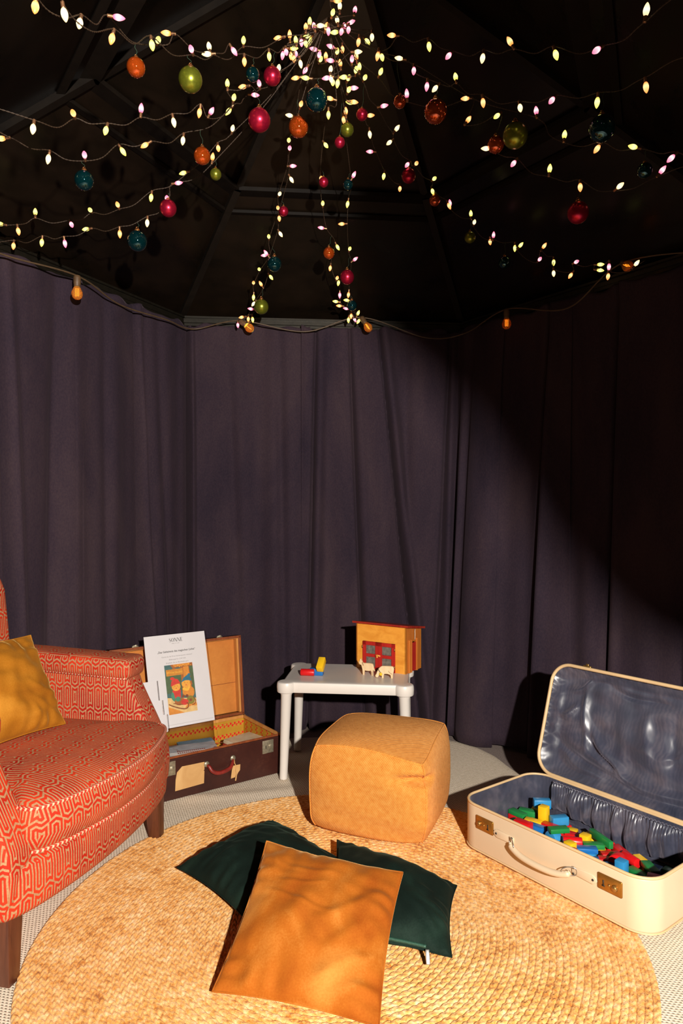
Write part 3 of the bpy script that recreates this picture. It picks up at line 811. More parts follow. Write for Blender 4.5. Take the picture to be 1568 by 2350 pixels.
mk('leg_line', tube([(.012,-.006,.034),(.017,-.0062,.026),(.026,-.0062,.022),(.028,-.006,.018)], .0008, 5), M_burn, g2)
mk('eye', lathe([(.0012,0),(.0010,.0006)],8), M_blackpaint, g2, loc=(-.042,-.0057,.018), rot=(PI/2,0,0))

PAINT = {'red':plain('block_red',(0.60,0.008,0.010),0.32,0.08), 'blue':plain('block_blue',(0.010,0.13,0.40),0.32,0.08), 'sky':plain('block_sky_blue',(0.03,0.24,0.50),0.32,0.08),
         'yellow':plain('block_yellow',(0.84,0.50,0.012),0.32,0.06), 'green':plain('block_green',(0.012,0.20,0.045),0.32,0.08)}
A_ = 0.0315
def block_shape(kind):
    a = A_
    if kind == 'cube': return box(a,a,a,(0,0,0),.0028,2), (a,a,a)
    if kind == 'brick': return box(2*a,a,a,(0,0,0),.0028,2), (2*a,a,a)
    if kind == 'tall': return box(a,a,1.9*a,(0,0,0),.0028,2), (a,a,1.9*a)
    if kind == 'plank': return box(2.2*a,a,a*0.5,(0,0,0),.0025,2), (2.2*a,a,a*0.5)
    if kind == 'long': return box(3.4*a,a*0.55,a*0.8,(0,0,0),.0025,2), (3.4*a,a*.55,a*.8)
    if kind == 'cylinder':
        r = a*0.5; return xf(lathe([(r-.003,-a),(r-.0008,-a+.0008),(r,-a+.003),(r,a-.003),(r-.0008,a-.0008),(r-.003,a)],24), RY(PI/2)), (2*a,a,a)
    if kind == 'half':
        o = [(a*0.9*math.cos(R(k*15)), a*0.9*math.sin(R(k*15))-a*0.4) for k in range(13)]; return prism(o, a, .0022, 2), (1.8*a,a,a*0.8)
    if kind == 'arch':
        o = [(-1.0*a,-.5*a),(-.48*a,-.5*a)]+[(.48*a*math.cos(R(180-k*20)), -.5*a+.48*a*math.sin(R(180-k*20))) for k in range(1,9)]+[(.48*a,-.5*a),(a,-.5*a),(a,.5*a),(-a,.5*a)]
        return prism(o, a, .0018, 1), (2*a,a,a)
    if kind == 'wedge': return prism([(-a*.8,-a*.5),(a*.8,-a*.5),(-a*.8,a*.5)], a, .0022, 2), (1.6*a,a,a)
_bm = {}
def block(kind, colr, loc, rot, label, group=None):
    k = (kind, colr)
    if k not in _bm:
        vf, dim = block_shape(kind)
        o = mk('toy_block', vf, PAINT[colr], auto=35); _bm[k] = o.data
    else: o = share('toy_block', _bm[k])
    o.location = loc; o.rotation_euler = rot
    return tag(o, label, 'toy block', group)
def tloc(u, v, dz): x, y, z = on_table(u, v); return (x, y, z+dz)
block('cylinder','red', tloc(706,1551,A_/2+.0005), (0,0,R(-8)), 'red wooden cylinder block lying on the white table')
block('brick','blue', tloc(727,1549,A_/2+.0005), (0,0,R(-10)), 'blue wooden brick lying on the white table under a yellow one')
x_, y_, z_ = tloc(737,1552,0)
block('brick','yellow', (x_,y_+0.012,z_+0.052), (0,R(-38),R(75)), 'yellow wooden brick leaning over the blue one on the white table')

# ------------------------------------------------------------------ cream suitcase
M_cream = plain('cream_leatherette', (0.64,0.50,0.335), 0.42, 0.05, 6, 0.05, 0.001)
M_creamrim = plain('cream_rim', (0.64,0.44,0.23), 0.45, 0.08, 10)
M_satin = new_mat('blue_satin', (0.03,0.042,0.075), 0.36, spec=0.6, Sheen_Weight=0.45, Sheen_Roughness=0.4, Sheen_Tint=(0.80,0.70,0.85), Anisotropic=0.6)
t = NT(M_satin); oc = t.coord('Object')
n1 = t.noise(oc, 7, 4, 0.5, 1.0); wvn = t.n('ShaderNodeTexWave', wave_type='BANDS'); t.put(wvn.inputs['Vector'], oc)
wvn.inputs['Scale'].default_value = 22; wvn.inputs['Distortion'].default_value = 14; wvn.inputs['Detail'].default_value = 3; wvn.inputs['Detail Scale'].default_value = 0.6
mo = t.m('ADD', t.m('MULTIPLY', n1, 0.93), t.m('MULTIPLY', wvn.outputs['Fac'], 0.07))
t.set('Base Color', t.ramp(mo, [(0.25,(0.022,0.027,0.046)),(0.5,(0.048,0.050,0.075)),(0.72,(0.105,0.095,0.118))]))
t.set('Roughness', t.ramp(mo, [(0.2,(0.44,)*3),(0.8,(0.28,)*3)]))
t.bump(t.noise(oc, 5.5, 2, 0.5, 1.2), 0.30, 0.03)

L, D_, H_ = 0.715, 0.43, 0.160
case = empty('cream_suitcase', (0.805,2.283,0.0195), R(-53.2), 'open cream vintage suitcase lined with dark blue satin, full of toy blocks', 'suitcase')
rc = 0.075
mk('body', rr_loft(L, D_, rc, [(.05,0),(.010,.0005),(.003,.004),(0,.014),(0,H_-.008),(.001,H_-.003),(.004,H_)], 8, True, False), M_cream, case, auto=60)
mk('rim', tube([(x,y,H_) for x,y in rrect(L-.005, D_-.005, rc, 10)], .0048, 8, True), M_creamrim, case)
mk('bottom_edge', tube([(x,y,.0075) for x,y in rrect(L+.001, D_+.001, rc, 10)], .0028, 6, True), M_creamrim, case)
# inner lining
base_o = resample(rrect(L-.012, D_-.012, rc-.006, 10), 200)
rings = []
for k in range(14):
    tt = k/13; z = H_-.002-(H_-.014)*tt; ins = .001+.004*tt
    ang = np.linspace(0,2*PI,200,endpoint=False)
    wv_ = 0.0022*np.sin(ang*37+2*np.sin(ang*5))*math.sin(tt*PI)+0.003*np.sin(ang*11)*tt
    q = base_o*(1-ins/0.25)-base_o/np.linalg.norm(base_o,axis=1,keepdims=True)*np.abs(wv_)[:,None]
    rings.append([(a,b,z) for a,b in q])
for s in (0.96,0.9,0.75,0.5,0.2): rings.append([(p[0]*s,p[1]*s,.012-.004*(1-s)) for p in rings[13]])
mk('lining', loft(rings, False, True), M_satin, case)
# ruched pocket on the back wall
nx, nz_ = 260, 26; V = []
for k in range(nz_):
    tt = k/(nz_-1)
    for j in range(nx):
        xx = -0.255+0.56*j/(nx-1); s = j/(nx-1)
        zb = .030+.018*math.sin(s*9)+.02*max(0,.18-s)*5
        z = .150+(zb-.150)*tt-0.004*math.sin(s*3)
        gather = math.exp(-tt*3.6)*.0040*math.sin(xx*2*PI/.0115+2*math.sin(xx*31))
        big = .016*math.sin(tt*PI)**.8+.013*tt**.7*(1-.3*tt)*(math.sin(xx*2*PI/.083+1.7*math.sin(xx*19)+1.3*tt)+.6*math.sin(xx*2*PI/.047+2.0*math.sin(xx*13)))
        fold = .008*math.sin(tt*PI)*math.sin(xx*60+tt*5+3*math.sin(xx*11))
        V.append((xx, D_/2-.018-.004-(gather+max(-.004,big+fold)), z))
mk('gathered_pocket', (V, grid_faces(nz_,nx)), M_satin, case)
V = [(-0.255+0.56*j/259, D_/2-.020-.003*math.sin(j*1.05), .1515-0.004*math.sin(j/259*3)) for j in range(260)]
mk('pocket_elastic', tube(V, .0035, 6), M_satin, case)
# lid
th = R(17)
def lidM(): return T(0, D_/2+.002, H_+.003) @ RX(-th) @ Matrix(((1,0,0,0),(0,0,1,0),(0,1,0,0),(0,0,0,1)))   # local (a, b, c): along, up from hinge, backwards
LM = lidM()
lw, lh, ld = L, D_, 0.062
lid = mk('lid', xf(rr_loft(lw, lh, rc, [(.004,0),(.001,.003),(0,.008),(0,ld-.014),(.003,ld-.004),(.010,ld-.0005),(.05,ld)], 8, False, True), LM @ T(0, lh/2, 0)), M_cream, case, auto=60)
mk('lid_rim', xf(tube([(x,y,0) for x,y in rrect(lw-.006, lh-.006, rc, 10)], .0068, 8, True), LM @ T(0,lh/2,0)), M_creamrim, lid)
# puffed, creased lid lining
LCR = [(-.20,.16,-.19,-.10,.012,.009),(-.19,-.02,-.05,-.15,.010,-.010),(-.17,.0,-.02,-.15,.014,.010),(-.05,-.14,.30,-.16,.016,.010),(-.30,-.08,.05,-.19,.014,-.011),(-.12,.17,.12,.13,.010,-.007),(-.28,.12,-.16,.18,.010,.008),(.05,.12,.06,-.08,.02,.007),(.16,.14,.14,-.08,.02,-.006),(-.31,.02,-.22,.06,.012,.008),(-.26,-.12,-.10,-.18,.012,.008),(.1,-.05,.32,.10,.016,.007)]
base_l = resample(rrect(lw-.014, lh-.014, rc-.007, 10), 240)
rings = []; NRL = 46
for k in range(NRL+1):
    f = 1-k/NRL*0.985
    q = base_l*f
    ang = np.arctan2(q[:,1],q[:,0])
    edge_d = 1-f
    c = .006+.030*np.clip(edge_d/0.16,0,1)**0.8
    ruff = .0030*np.sin(np.arange(240)*2*PI*55/240+2*np.sin(np.arange(240)*.13))*np.exp(-edge_d*14)
    X, Y = q[:,0], q[:,1]
    wr_ = .013*value_noise(X*2.6,Y*3.4,31,3)+.006*np.sin(26*(Y+.10*np.sin(X*7))+6*X)*np.exp(-((Y+.10)/.08)**2)
    for (x0,y0,x1,y1,w0,am) in LCR:
        dx,dy=x1-x0,y1-y0; ll=math.hypot(dx,dy); s_=((X-x0)*dx+(Y-y0)*dy)/ll**2; dd_=((X-x0)*-dy+(Y-y0)*dx)/ll+.012*np.sin(s_*5)
        wr_ += 1.5*am*np.exp(-(dd_/w0)**2)*np.exp(-((s_-.5)/.45)**4)
    cc = c-wr_*np.clip(edge_d/.1,0,1)+ruff
    rings.append(list(zip(X.tolist(), Y.tolist(), cc.tolist())))
mk('lid_lining', xf(loft(rings, False, True), LM @ T(0,lh/2,0)), M_satin, lid)
for xx in (-.21,.21):
    mk('lid_catch', xf(join(box(.034,.010,.012,(0,.004,-.002),.002), box(.012,.012,.005,(0,.010,-.004),.001)), LM @ T(xx, lh, 0.006)), M_brass, lid)
    mk('hinge', xf(tube([(-.02,0,0),(.02,0,0)], .004, 8), T(xx, D_/2+.003, H_+.001)), M_brass, case)
# locks
M_lock = plain('amber_brass', (0.40,0.19,0.035), 0.32, 0.15, 40, metal=0.75)
M_hole = plain('dark_slot', (0.02,0.015,0.01), 0.7)
for xx in (-.235,.235):
    sg_ = 1 if xx > 0 else -1
    lk = mk('lock', xf(join(box(.078,.006,.046,(0,0,0),.004,3), box(.068,.003,.036,(0,-.0035,0),.001)), T(xx,-D_/2-.002,.108)), M_lock, case, auto=45)
    mk('slide_button', xf(lathe([(.009,0),(.0095,.002),(.008,.004),(.0085,.006),(.006,.0085),(.002,.0095)],20), T(xx+sg_*.019,-D_/2-.0065,.108) @ RX(PI/2)), M_brass, lk)
    mk('stud', xf(lathe([(.0035,0),(.0038,.002),(.002,.0035)],12), T(xx+.001,-D_/2-.0065,.108) @ RX(PI/2)), M_brass, lk)
    mk('keyhole', xf(join(box(.004,.002,.016,(0,0,0)), box(.009,.002,.004,(0,0,-.008))), T(xx-sg_*.018,-D_/2-.0068,.108)), M_hole, lk)
# handle
hz = .100
hl = empty('handle', (0,0,0)); hl.parent = case
def plate(cxx, s):
    o = [(-.040,-.011),(.030,-.014),(.042,-.007),(.045,0),(.042,.007),(.030,.014),(-.040,.011)]
    v, f = prism([(s*p[0],p[1]) for p in o], .005, .0015, 2)
    return xf((v,f), T(cxx,-D_/2-.002,hz))
mk('mount_plate', plate(-.150,-1), M_cream, hl, auto=50); mk('mount_plate', plate(.150,1), M_cream, hl, auto=50)
for s in (-1,1):
    for dx, dz in ((.116,.009),(.116,-.009),(.182,0)):
        mk('rivet', lathe([(.0036,0),(.0036,.001),(.002,.0022)],10), M_hole, hl, loc=(s*dx,-D_/2-.005,hz+dz), rot=(PI/2,0,0))
    mk('ring', tube(catmull([(s*.125,-D_/2-.005,hz-.010),(s*.125,-D_/2-.006,hz+.010),(s*.104,-D_/2-.018,hz+.010),(s*.090,-D_/2-.028,hz-.002),(s*.100,-D_/2-.022,hz-.014)],6,True), .0018, 6, True), M_steel, hl)
gp_ = catmull([(-.112,-D_/2-.016,hz-.002),(-.100,-D_/2-.022,hz-.012),(-.06,-D_/2-.028,hz-.022),(0,-D_/2-.030,hz-.025),(.06,-D_/2-.028,hz-.022),(.100,-D_/2-.022,hz-.012),(.112,-D_/2-.016,hz-.002)], 8)
rr2 = [.0070 if (i<5 or i>len(gp_)-6) else .0098 for i in range(len(gp_))]
mk('grip', tube(gp_, rr2, 12), M_cream, hl)

# ---- blocks heaped in the cream suitcase
heap = [  # photograph column, row (crop), colour, kind, turn
 (130,212,'red','brick',8),(150,238,'green','plank',5),(205,258,'yellow','brick',12),(282,205,'green','brick',40),(345,215,'red','cube',30),(308,258,'yellow','cube',20),
 (365,172,'yellow','half',10),(495,200,'sky','brick',60),(360,268,'yellow','brick',35),(440,290,'yellow','cube',10),(255,297,'red','brick',20),
 (310,332,'blue','brick',25),(355,292,'blue','wedge',50),(420,312,'red','brick',15),(385,368,'green','brick',50),(505,342,'sky','half',0),(600,285,'red','arch',-15),(625,332,'red','wedge',10),
 (655,357,'yellow','cube',35),(805,392,'yellow','half',20),(545,468,'green','plank',70),(890,430,'red','brick',-10),
 (895,482,'green','long',-12),(775,497,'blue','plank',60),(845,545,'green','plank',62),(715,560,'yellow','cube',10),(660,532,'red','half',20),(945,545,'red','brick',70),(910,602,'red','brick',60),
 (1030,515,'red','plank',-10),(1035,572,'red','half',30),(1065,617,'red','brick',-35),(1130,570,'red','cylinder',0),(940,662,'blue','plank',-20),(870,640,'blue','brick',-20),
 (1190,687,'green','plank',5),(1300,652,'green','plank',-20),(1420,690,'green','cube',20),
 (425,205,'yellow','tall',15),(510,252,'sky','brick',75),(515,402,'red','cylinder',8),(635,432,'blue','cube',30),(740,372,'yellow','tall',20),(705,462,'red','cylinder',55),(1200,606,'yellow','arch',-8),(1010,645,'sky','tall',10),(1325,716,'red','brick',30)]
CI = case.matrix_basis.inverted() if False else (Matrix.Translation((0.805,2.283,0.0195)) @ RZ(R(-53.2))).inverted()
CMt = CI.inverted()
placed = []
_fc = ['red','blue','yellow','green','sky']
heap = [(None,-.24+.095*i,-.12+.075*j,_fc[(i*2+j*3)%5],('brick','cube','plank','brick')[(i+j)%4],rng.uniform(-70,70)) for i in range(6) for j in range(3)]+heap
def rect(c, dims, a):
    ca, sa = math.cos(a), math.sin(a)
    return [Vector((c[0]+ca*x*dims[0]/2-sa*y*dims[1]/2, c[1]+sa*x*dims[0]/2+ca*y*dims[1]/2)) for x,y in ((1,1),(-1,1),(-1,-1),(1,-1))]
def overlap(p, q):
    for A, B in ((p,q),(q,p)):
        for i in range(4):
            e = A[(i+1)%4]-A[i]; n = Vector((-e.y,e.x)).normalized()
            a0 = [n.dot(v) for v in A]; b0 = [n.dot(v) for v in B]
            if min(max(a0),max(b0))-max(min(a0),min(b0)) < .003: return False
    return True
KN = {'cube':'cube','brick':'brick','tall':'standing brick','plank':'flat plank','long':'long bar','cylinder':'cylinder','half':'half round','arch':'arch','wedge':'wedge'}
CN = {'sky':'light blue'}
FL0 = .0125
for hb in heap:
    fill = hb[0] is None
    if fill: _, fx_, fy_, colr, kind, turn = hb; w0_ = CMt @ Vector((fx_,fy_,.05)); u = 784+w0_.x/w0_.y*F; v = 1175-(w0_.z-CAMH)/w0_.y*F
    else: cu, cv, colr, kind, turn = hb; u, v = 1130+cu/3.58, 1820+cv/3.58
    _, dims = block_shape(kind)
    z = .045; a = R(turn+rng.uniform(-6,6))-R(12)
    for it in range(2):
        zz = z+.006
        y = (CAMH-zz)*F/(v-1175); w_ = Vector(((u-784)/F*y, y, zz)); l_ = CI @ w_
        ex = abs(math.cos(a))*dims[0]/2+abs(math.sin(a))*dims[1]/2; ey = abs(math.sin(a))*dims[0]/2+abs(math.cos(a))*dims[1]/2
        best = None
        for k_ in range(41):       # settle into the nearest low gap
            rr_ = .0021*k_**.75; aa_ = k_*2.4
            lx = min(max(l_.x+rr_*math.cos(aa_),-L/2+.016+ex), L/2-.016-ex); ly = min(max(l_.y+rr_*math.sin(aa_),-D_/2+.016+ey), D_/2-.050-ey)
            rc_ = rect((lx,ly), dims, a); base_z = FL0
            for (r2, t2) in placed:
                if overlap(rc_, r2): base_z = max(base_z, t2)
            c_ = base_z+rr_*0.5
            if best is None or c_ < best[0]: best = (c_, lx, ly, rc_, base_z)
        _, lx, ly, rc_, base_z = best; z = base_z+dims[2]/2
    if base_z+dims[2] > .135: continue
    placed.append((rc_, base_z+dims[2]))
    nm = '%s wooden %s block in the heap inside the cream suitcase' % (CN.get(colr,colr), KN[kind])
    wp = CMt @ Vector((lx,ly,z+.0006))
    block(kind, colr, wp, (0,0,a+R(-53.2)), nm, '%s %s blocks in the cream suitcase' % (CN.get(colr,colr), KN[kind]))
# two flat figures by the near end
M_tan = wood('tan_leather', (0.55,0.20,0.045), (0.66,0.28,0.07), 0.6, 30)
tig = [(-.045,.0),(-.038,.012),(-.028,.020),(-.015,.018),(.0,.024),(.016,.016),(.03,.020),(.044,.010),(.046,-.004),(.034,-.012),(.03,-.022),(.018,-.012),(.0,-.012),(-.01,-.022),(-.024,-.014),(-.036,-.016)]
def flat_fig(name, outl, th_, mat, u, v, z, rz, label, tilt=0.0):
    y = (CAMH-z)*F/(v-1175); 
    o = mk(name, xf(prism(smooth_outline(outl,3), th_, .0012, 1), RX(PI/2)), mat, loc=((u-784)/F*y, y, z), rot=(tilt,0,rz), auto=40)
    return tag(o, label, 'toy animal')
flat_fig('animal_cutout', tig, .010, M_tan, 1447, 2030, .075, R(-20), 'tan flat animal cutout lying among the blocks in the cream suitcase')
star = [(r_*math.cos(R(k*36)), r_*math.sin(R(k*36))) for k, r_ in enumerate([.03,.011]*5)]
flat_fig('animal_cutout', star, .010, M_pale, 1488, 2034, .078, R(10), 'pale wooden spiky figure lying among the blocks in the cream suitcase')
# ------------------------------------------------------------------ brown suitcase with books
M_brown = new_mat('dark_brown_fibre', (0.06,0.018,0.012), 0.42, spec=0.45)
t = NT(M_brown); n = t.noise(t.coord('Object'), 6, 6, 0.65); n2 = t.noise(t.coord('Object'), 90, 3)
t.set('Base Color', t.ramp(t.m('ADD', t.m('MULTIPLY', n, 0.8), t.m('MULTIPLY', n2, 0.2)), [(0.35,(0.026,0.0055,0.004)),(0.6,(0.046,0.011,0.007)),(0.75,(0.085,0.026,0.014))]))
M_edge = wood('red_brown_edge', (0.16,0.035,0.012), (0.28,0.075,0.022), 0.4, 30)
M_lidin = new_mat('orange_card', (0.60,0.22,0.045), 0.7, spec=0.25)
t = NT(M_lidin); n = t.noise(t.coord('Object'), 5, 6, 0.7); n2 = t.noise(t.coord('Object'), 70, 2)
t.set('Base Color', t.ramp(t.m('ADD', t.m('MULTIPLY', n, 0.8), t.m('MULTIPLY', n2, 0.2)), [(0.3,(0.48,0.155,0.028)),(0.6,(0.60,0.22,0.042)),(0.75,(0.68,0.29,0.07))]))
M_woodrim = wood('light_rim_wood', (0.50,0.19,0.04), (0.64,0.29,0.08), 0.45, 25)
# yellow lining paper with rows of red blossoms
M_paper = new_mat('blossom_paper', (0.6,0.33,0.03), 0.6, spec=0.3)
t = NT(M_paper); uvn = t.n('ShaderNodeUVMap'); x, y, _ = t.xyz(uvn.outputs[0])
band = t.m('FRACT', t.m('DIVIDE', y, 0.052))                      # bands of blossoms
cell = t.m('DIVIDE', x, 0.022); ci = t.m('MULTIPLY', t.m('SUBTRACT', t.m('FRACT', cell), 0.5), 0.022)
par = t.m('GREATER_THAN', t.m('FRACT', t.m('MULTIPLY', t.m('FLOOR', cell), 0.5)), 0.25)
def blob(x0, yv, r):
    dx = t.m('SUBTRACT', ci, x0); dy = t.m('SUBTRACT', t.m('MULTIPLY', band, 0.052), yv)
    return t.m('LESS_THAN', t.m('ADD', t.m('MULTIPLY', dx, dx), t.m('MULTIPLY', dy, dy)), r*r)
nzv = t.noise(t.coord('Object'), 160, 2)
redm = t.m('MINIMUM', t.m('ADD', blob(-.0055,.021,.0058), blob(.0055,.0115,.0058)), 1.0)
pet = t.m('MINIMUM', t.m('ADD', blob(.002,.0215,.0018), blob(-.001,.0095,.0018)), 1.0)
ground = t.ramp(t.noise(t.coord('Object'), 8, 4), [(0.3,(0.42,0.20,0.014)),(0.7,(0.58,0.31,0.03))])
c1 = t.mix(t.m('MULTIPLY', redm, t.m('GREATER_THAN', nzv, 0.36)), ground, (0.62,0.022,0.012))
t.set('Base Color', t.mix(pet, c1, (0.75,0.42,0.12)))
M_label = wood('old_paper', (0.50,0.27,0.095), (0.62,0.37,0.15), 0.85, 9, (1,1,1))
M_nickel = plain('worn_nickel', (0.42,0.37,0.26), 0.38, 0.3, 90, metal=0.7)
M_redleather = plain('red_leather', (0.20,0.016,0.010), 0.4, 0.3, 60)
M_blackcap = plain('black_cap', (0.015,0.015,0.018), 0.4)

BL, BD, BH = 0.66, 0.38, 0.168
bang = R(35.5)
bc = empty('brown_suitcase', (-0.6465,3.093,0.010), bang, 'open dark brown vintage suitcase with yellow blossom lining and luggage label', 'suitcase')
w_ = 0.010
mk('body', join(box(BL,w_,BH,(0,-BD/2+w_/2,BH/2),.003), box(BL,w_,BH,(0,BD/2-w_/2,BH/2),.003), box(w_,BD,BH,(-BL/2+w_/2,0,BH/2),.003), box(w_,BD,BH,(BL/2-w_/2,0,BH/2),.003), box(BL-.004,BD-.004,.008,(0,0,.004))), M_brown, bc, smooth=False)
mk('rim', join(box(BL,.005,.012,(0,-BD/2+.0105,BH+.002),.001), box(.006,BD,.012,(-BL/2+.010,0,BH+.002),.001)), M_edge, bc, smooth=False)
mk('wooden_rim', join(box(BL-.01,.010,.014,(0,BD/2-.014,BH+.001),.001), box(.010,BD-.01,.014,(BL/2-.013,0,BH+.001),.001)), M_woodrim, bc, smooth=False)
def panel(p0, p1, z0, z1, rot90=False):
    V = [(p0[0],p0[1],z0),(p1[0],p1[1],z0),(p1[0],p1[1],z1),(p0[0],p0[1],z1)]
    d = math.dist(p0,p1)
    uv = [(0,z0-.017),(d,z0-.017),(d,z1-.017),(0,z1-.017)]
    if rot90: uv = [(b,a) for a,b in uv]
    return V, [(0,1,2,3)], uv
def lin(name, p0, p1, rot90=False):
    V, f, uv = panel(p0, p1, .010, BH-.006, rot90); mk(name, (V,f), M_paper, bc, smooth=False, uv=uv, recalc=False)
e_ = w_+.001
lin('lining', (BL/2-e_,BD/2-e_), (-BL/2+e_,BD/2-e_)); lin('lining', (BL/2-e_,-BD/2+e_), (BL/2-e_,BD/2-e_), True)
lin('lining', (-BL/2+e_,BD/2-e_), (-BL/2+e_,-BD/2+e_), True); lin('lining', (-BL/2+e_,-BD/2+e_), (BL/2-e_,-BD/2+e_))
V = [(-BL/2+e_,-BD/2+e_,.0095),(BL/2-e_,-BD/2+e_,.0095),(BL/2-e_,BD/2-e_,.0095),(-BL/2+e_,BD/2-e_,.0095)]
mk('lining', (V,[(0,1,2,3)]), M_paper, bc, smooth=False, uv=[(0,0),(.64,0),(.64,.36),(0,.36)])
# lid
bth = R(6)
BM = T(0, BD/2+.003, BH+.006) @ RX(-bth) @ Matrix(((1,0,0,0),(0,0,1,0),(0,1,0,0),(0,0,0,1)))
bd2 = .052; lh_ = BD+.012
lid2 = mk('lid', xf(join(box(BL,.010,bd2,(0,.005,bd2/2),.002), box(BL,.010,bd2,(0,lh_-.005,bd2/2),.002), box(.010,lh_,bd2,(-BL/2+.005,lh_/2,bd2/2),.002), box(.010,lh_,bd2,(BL/2-.005,lh_/2,bd2/2),.002), box(BL-.004,lh_-.004,.006,(0,lh_/2,bd2-.003))), BM), M_brown, bc, smooth=False)
mk('lid_edge', xf(join(box(BL,.012,.010,(0,.006,.002),.001), box(BL,.012,.010,(0,lh_-.006,.002),.001), box(.012,lh_-.004,.010,(-BL/2+.006,lh_/2,.002),.001), box(.012,lh_-.004,.010,(BL/2-.006,lh_/2,.002),.001)), BM), M_edge, lid2, smooth=False)
mk('lid_lining', xf(box(BL-.022,lh_-.022,.004,(0,lh_/2,bd2-.010)), BM), M_lidin, lid2, smooth=False)
mk('lid_side_lining', xf(join(box(.012,lh_-.024,bd2-.014,(BL/2-.016,lh_/2,bd2/2)), box(BL-.03,.004,bd2-.014,(0,lh_-.013,bd2/2)), box(.012,lh_-.024,bd2-.014,(-BL/2+.016,lh_/2,bd2/2))), BM), M_woodrim, lid2, smooth=False)
mk('lid_seam', xf(box(BL-.024,.0022,.001,(0,lh_*.40,bd2-.0125)), BM), M_edge, lid2, smooth=False)
mk('lid_ring', xf(tube([(.011*math.cos(a),.011*math.sin(a),0) for a in np.linspace(0,2*PI,18,endpoint=False)], .0022, 6, True), BM @ T(-.125,lh_*.34,bd2-.018)), M_edge, lid2)
for xx in (-.21,.215):
    mk('lid_catch', xf(join(box(.030,.004,.014,(0,.002,.002),.001), box(.010,.010,.004,(.004,.006,-.002),.001), tube([(-.012,.006,0),(.012,.008,0)],.0025,8)), BM @ T(xx,lh_,.006)), M_nickel, lid2)
    mk('hinge', xf(box(.05,.010,.004,(xx,BD/2-.002,BH+.007),.001), T(0,0,0)), M_edge, bc)
# front fittings
yf = -BD/2
def fit(name, vf, mat, x, z, par=bc, dy=0.0): return mk(name, xf(vf, T(x, yf-dy, z)), mat, par, auto=45)
for xx in (-.215,.250):
    lk = fit('lock', join(box(.056,.004,.058,(0,-.001,0),.0012)), M_nickel, xx, .132)
    fit('lock_button', xf(lathe([(.010,0),(.010,.002),(.007,.003),(.007,.004),(.004,.005)],18), RX(PI/2)), M_nickel, xx+.013, .132, lk, .003)
    fit('keyhole', box(.003,.001,.014), M_hole, xx-.012, .132, lk, .0036)
lab = [(-.066,-.046),(.062,-.042),(.064,.010),(.060,.012),(.064,.016),(.064,.048),(-.036,.050),(-.058,.030),(-.064,.0)]
fit('luggage_label', prism(lab, .0012), M_label, -.122, .080, bc, .0006)
hp = catmull([(-.045,yf-.004,.112),(-.040,yf-.012,.106),(-.030,yf-.020,.088),(-.005,yf-.024,.076),(.030,yf-.024,.078),(.055,yf-.020,.086),(.072,yf-.008,.104),(.074,yf-.003,.110)], 6)
mk('handle', tube(hp, [.006+.003*math.sin(PI*i/(len(hp)-1)) for i in range(len(hp))], 10), M_redleather, bc)
for xx in (-.048,.076): mk('handle_mount', xf(lathe([(.013,0),(.012,.003),(.007,.005),(.004,.006)],16), T(xx,yf,.116) @ RX(PI/2)), M_nickel, bc)
# paper tag tied to the handle
tg = [(1.3*a_,1.3*b_) for a_,b_ in [(-.014,-.030),(.004,-.026),(.010,-.012),(.016,-.004),(.016,.016),(-.008,.014),(-.012,0)]]
mk('paper_tag', xf(prism(tg, .0012), T(.078,yf-.020,.072) @ RX(R(6)) @ RZ(R(-12))), M_label, bc, smooth=False)
mk('tag_string', tube([(.078,yf-.010,.112),(.074,yf-.020,.100),(.080,yf-.022,.088),(.078,yf-.024,.066),(.082,yf-.024,.052),(.078,yf-.023,.040)], .002, 6), M_label, bc)
mk('tag_strip', xf(box(.006,.001,.032,(0,0,0)), T(.080,yf-.023,.040) @ RY(R(10))), M_label, bc, smooth=False)
for sx in (-1,1):
    mk('corner_cap', box(.022,.024,.03,(sx*(BL/2-.008),-BD/2+.008,.015),.006,3), M_blackcap, bc); mk('corner_cap', box(.022,.024,.03,(sx*(BL/2-.008),BD/2-.008,.015),.006,3), M_blackcap, bc)

# books
BMt = T(-0.6465,3.093,0.010) @ RZ(bang)
M_pages = plain('paper_pages', (0.70,0.64,0.55), 0.8, 0.1, 60)
def cover_mat(name, c1, c2, c3=None):
    m = new_mat(name, c1, 0.35, spec=0.5); t = NT(m); n = t.noise(t.coord('Object'), 16, 3, 0.6, 0.6)
    st = [(0.35,c1),(0.6,c2)]+([(0.68,c3)] if c3 else [])
    t.set('Base Color', t.ramp(n, st)); return m
def book(lx, ly, z, w, d, th_, rz, mat, label, tilt=0.0, group=None):
    p = BMt @ Vector((lx,ly,z))
    b = empty('book', p, bang+rz, label, 'book', group)
    if tilt: b.rotation_euler = (tilt, 0, bang+rz)
    mk('page_block', box(w-.004, d-.004, th_-.003, (0.001,0,th_/2)), M_pages, b, smooth=False)
    mk('front_cover', box(w, d, .0016, (0,0,th_-.0008)), mat, b, smooth=False)
    mk('back_cover', box(w, d, .0016, (0,0,.0008)), mat, b, smooth=False)
    mk('spine', box(.0016, d, th_, (-w/2,0,th_/2)), mat, b, smooth=False)
    return b
M_b = [cover_mat('cover_green',(0.03,0.12,0.03),(0.10,0.24,0.08)), cover_mat('cover_blue',(0.012,0.05,0.13),(0.03,0.10,0.22)), cover_mat('cover_grey',(0.30,0.31,0.34),(0.46,0.46,0.48),(0.20,0.08,0.06)),
       cover_mat('cover_red',(0.36,0.02,0.015),(0.50,0.05,0.03)), cover_mat('cover_cream',(0.60,0.46,0.28),(0.72,0.58,0.40)), cover_mat('cover_purple',(0.12,0.08,0.20),(0.25,0.18,0.30),(0.5,0.35,0.1)), cover_mat('cover_sky',(0.10,0.32,0.50),(0.18,0.42,0.60))]
zb = .0108
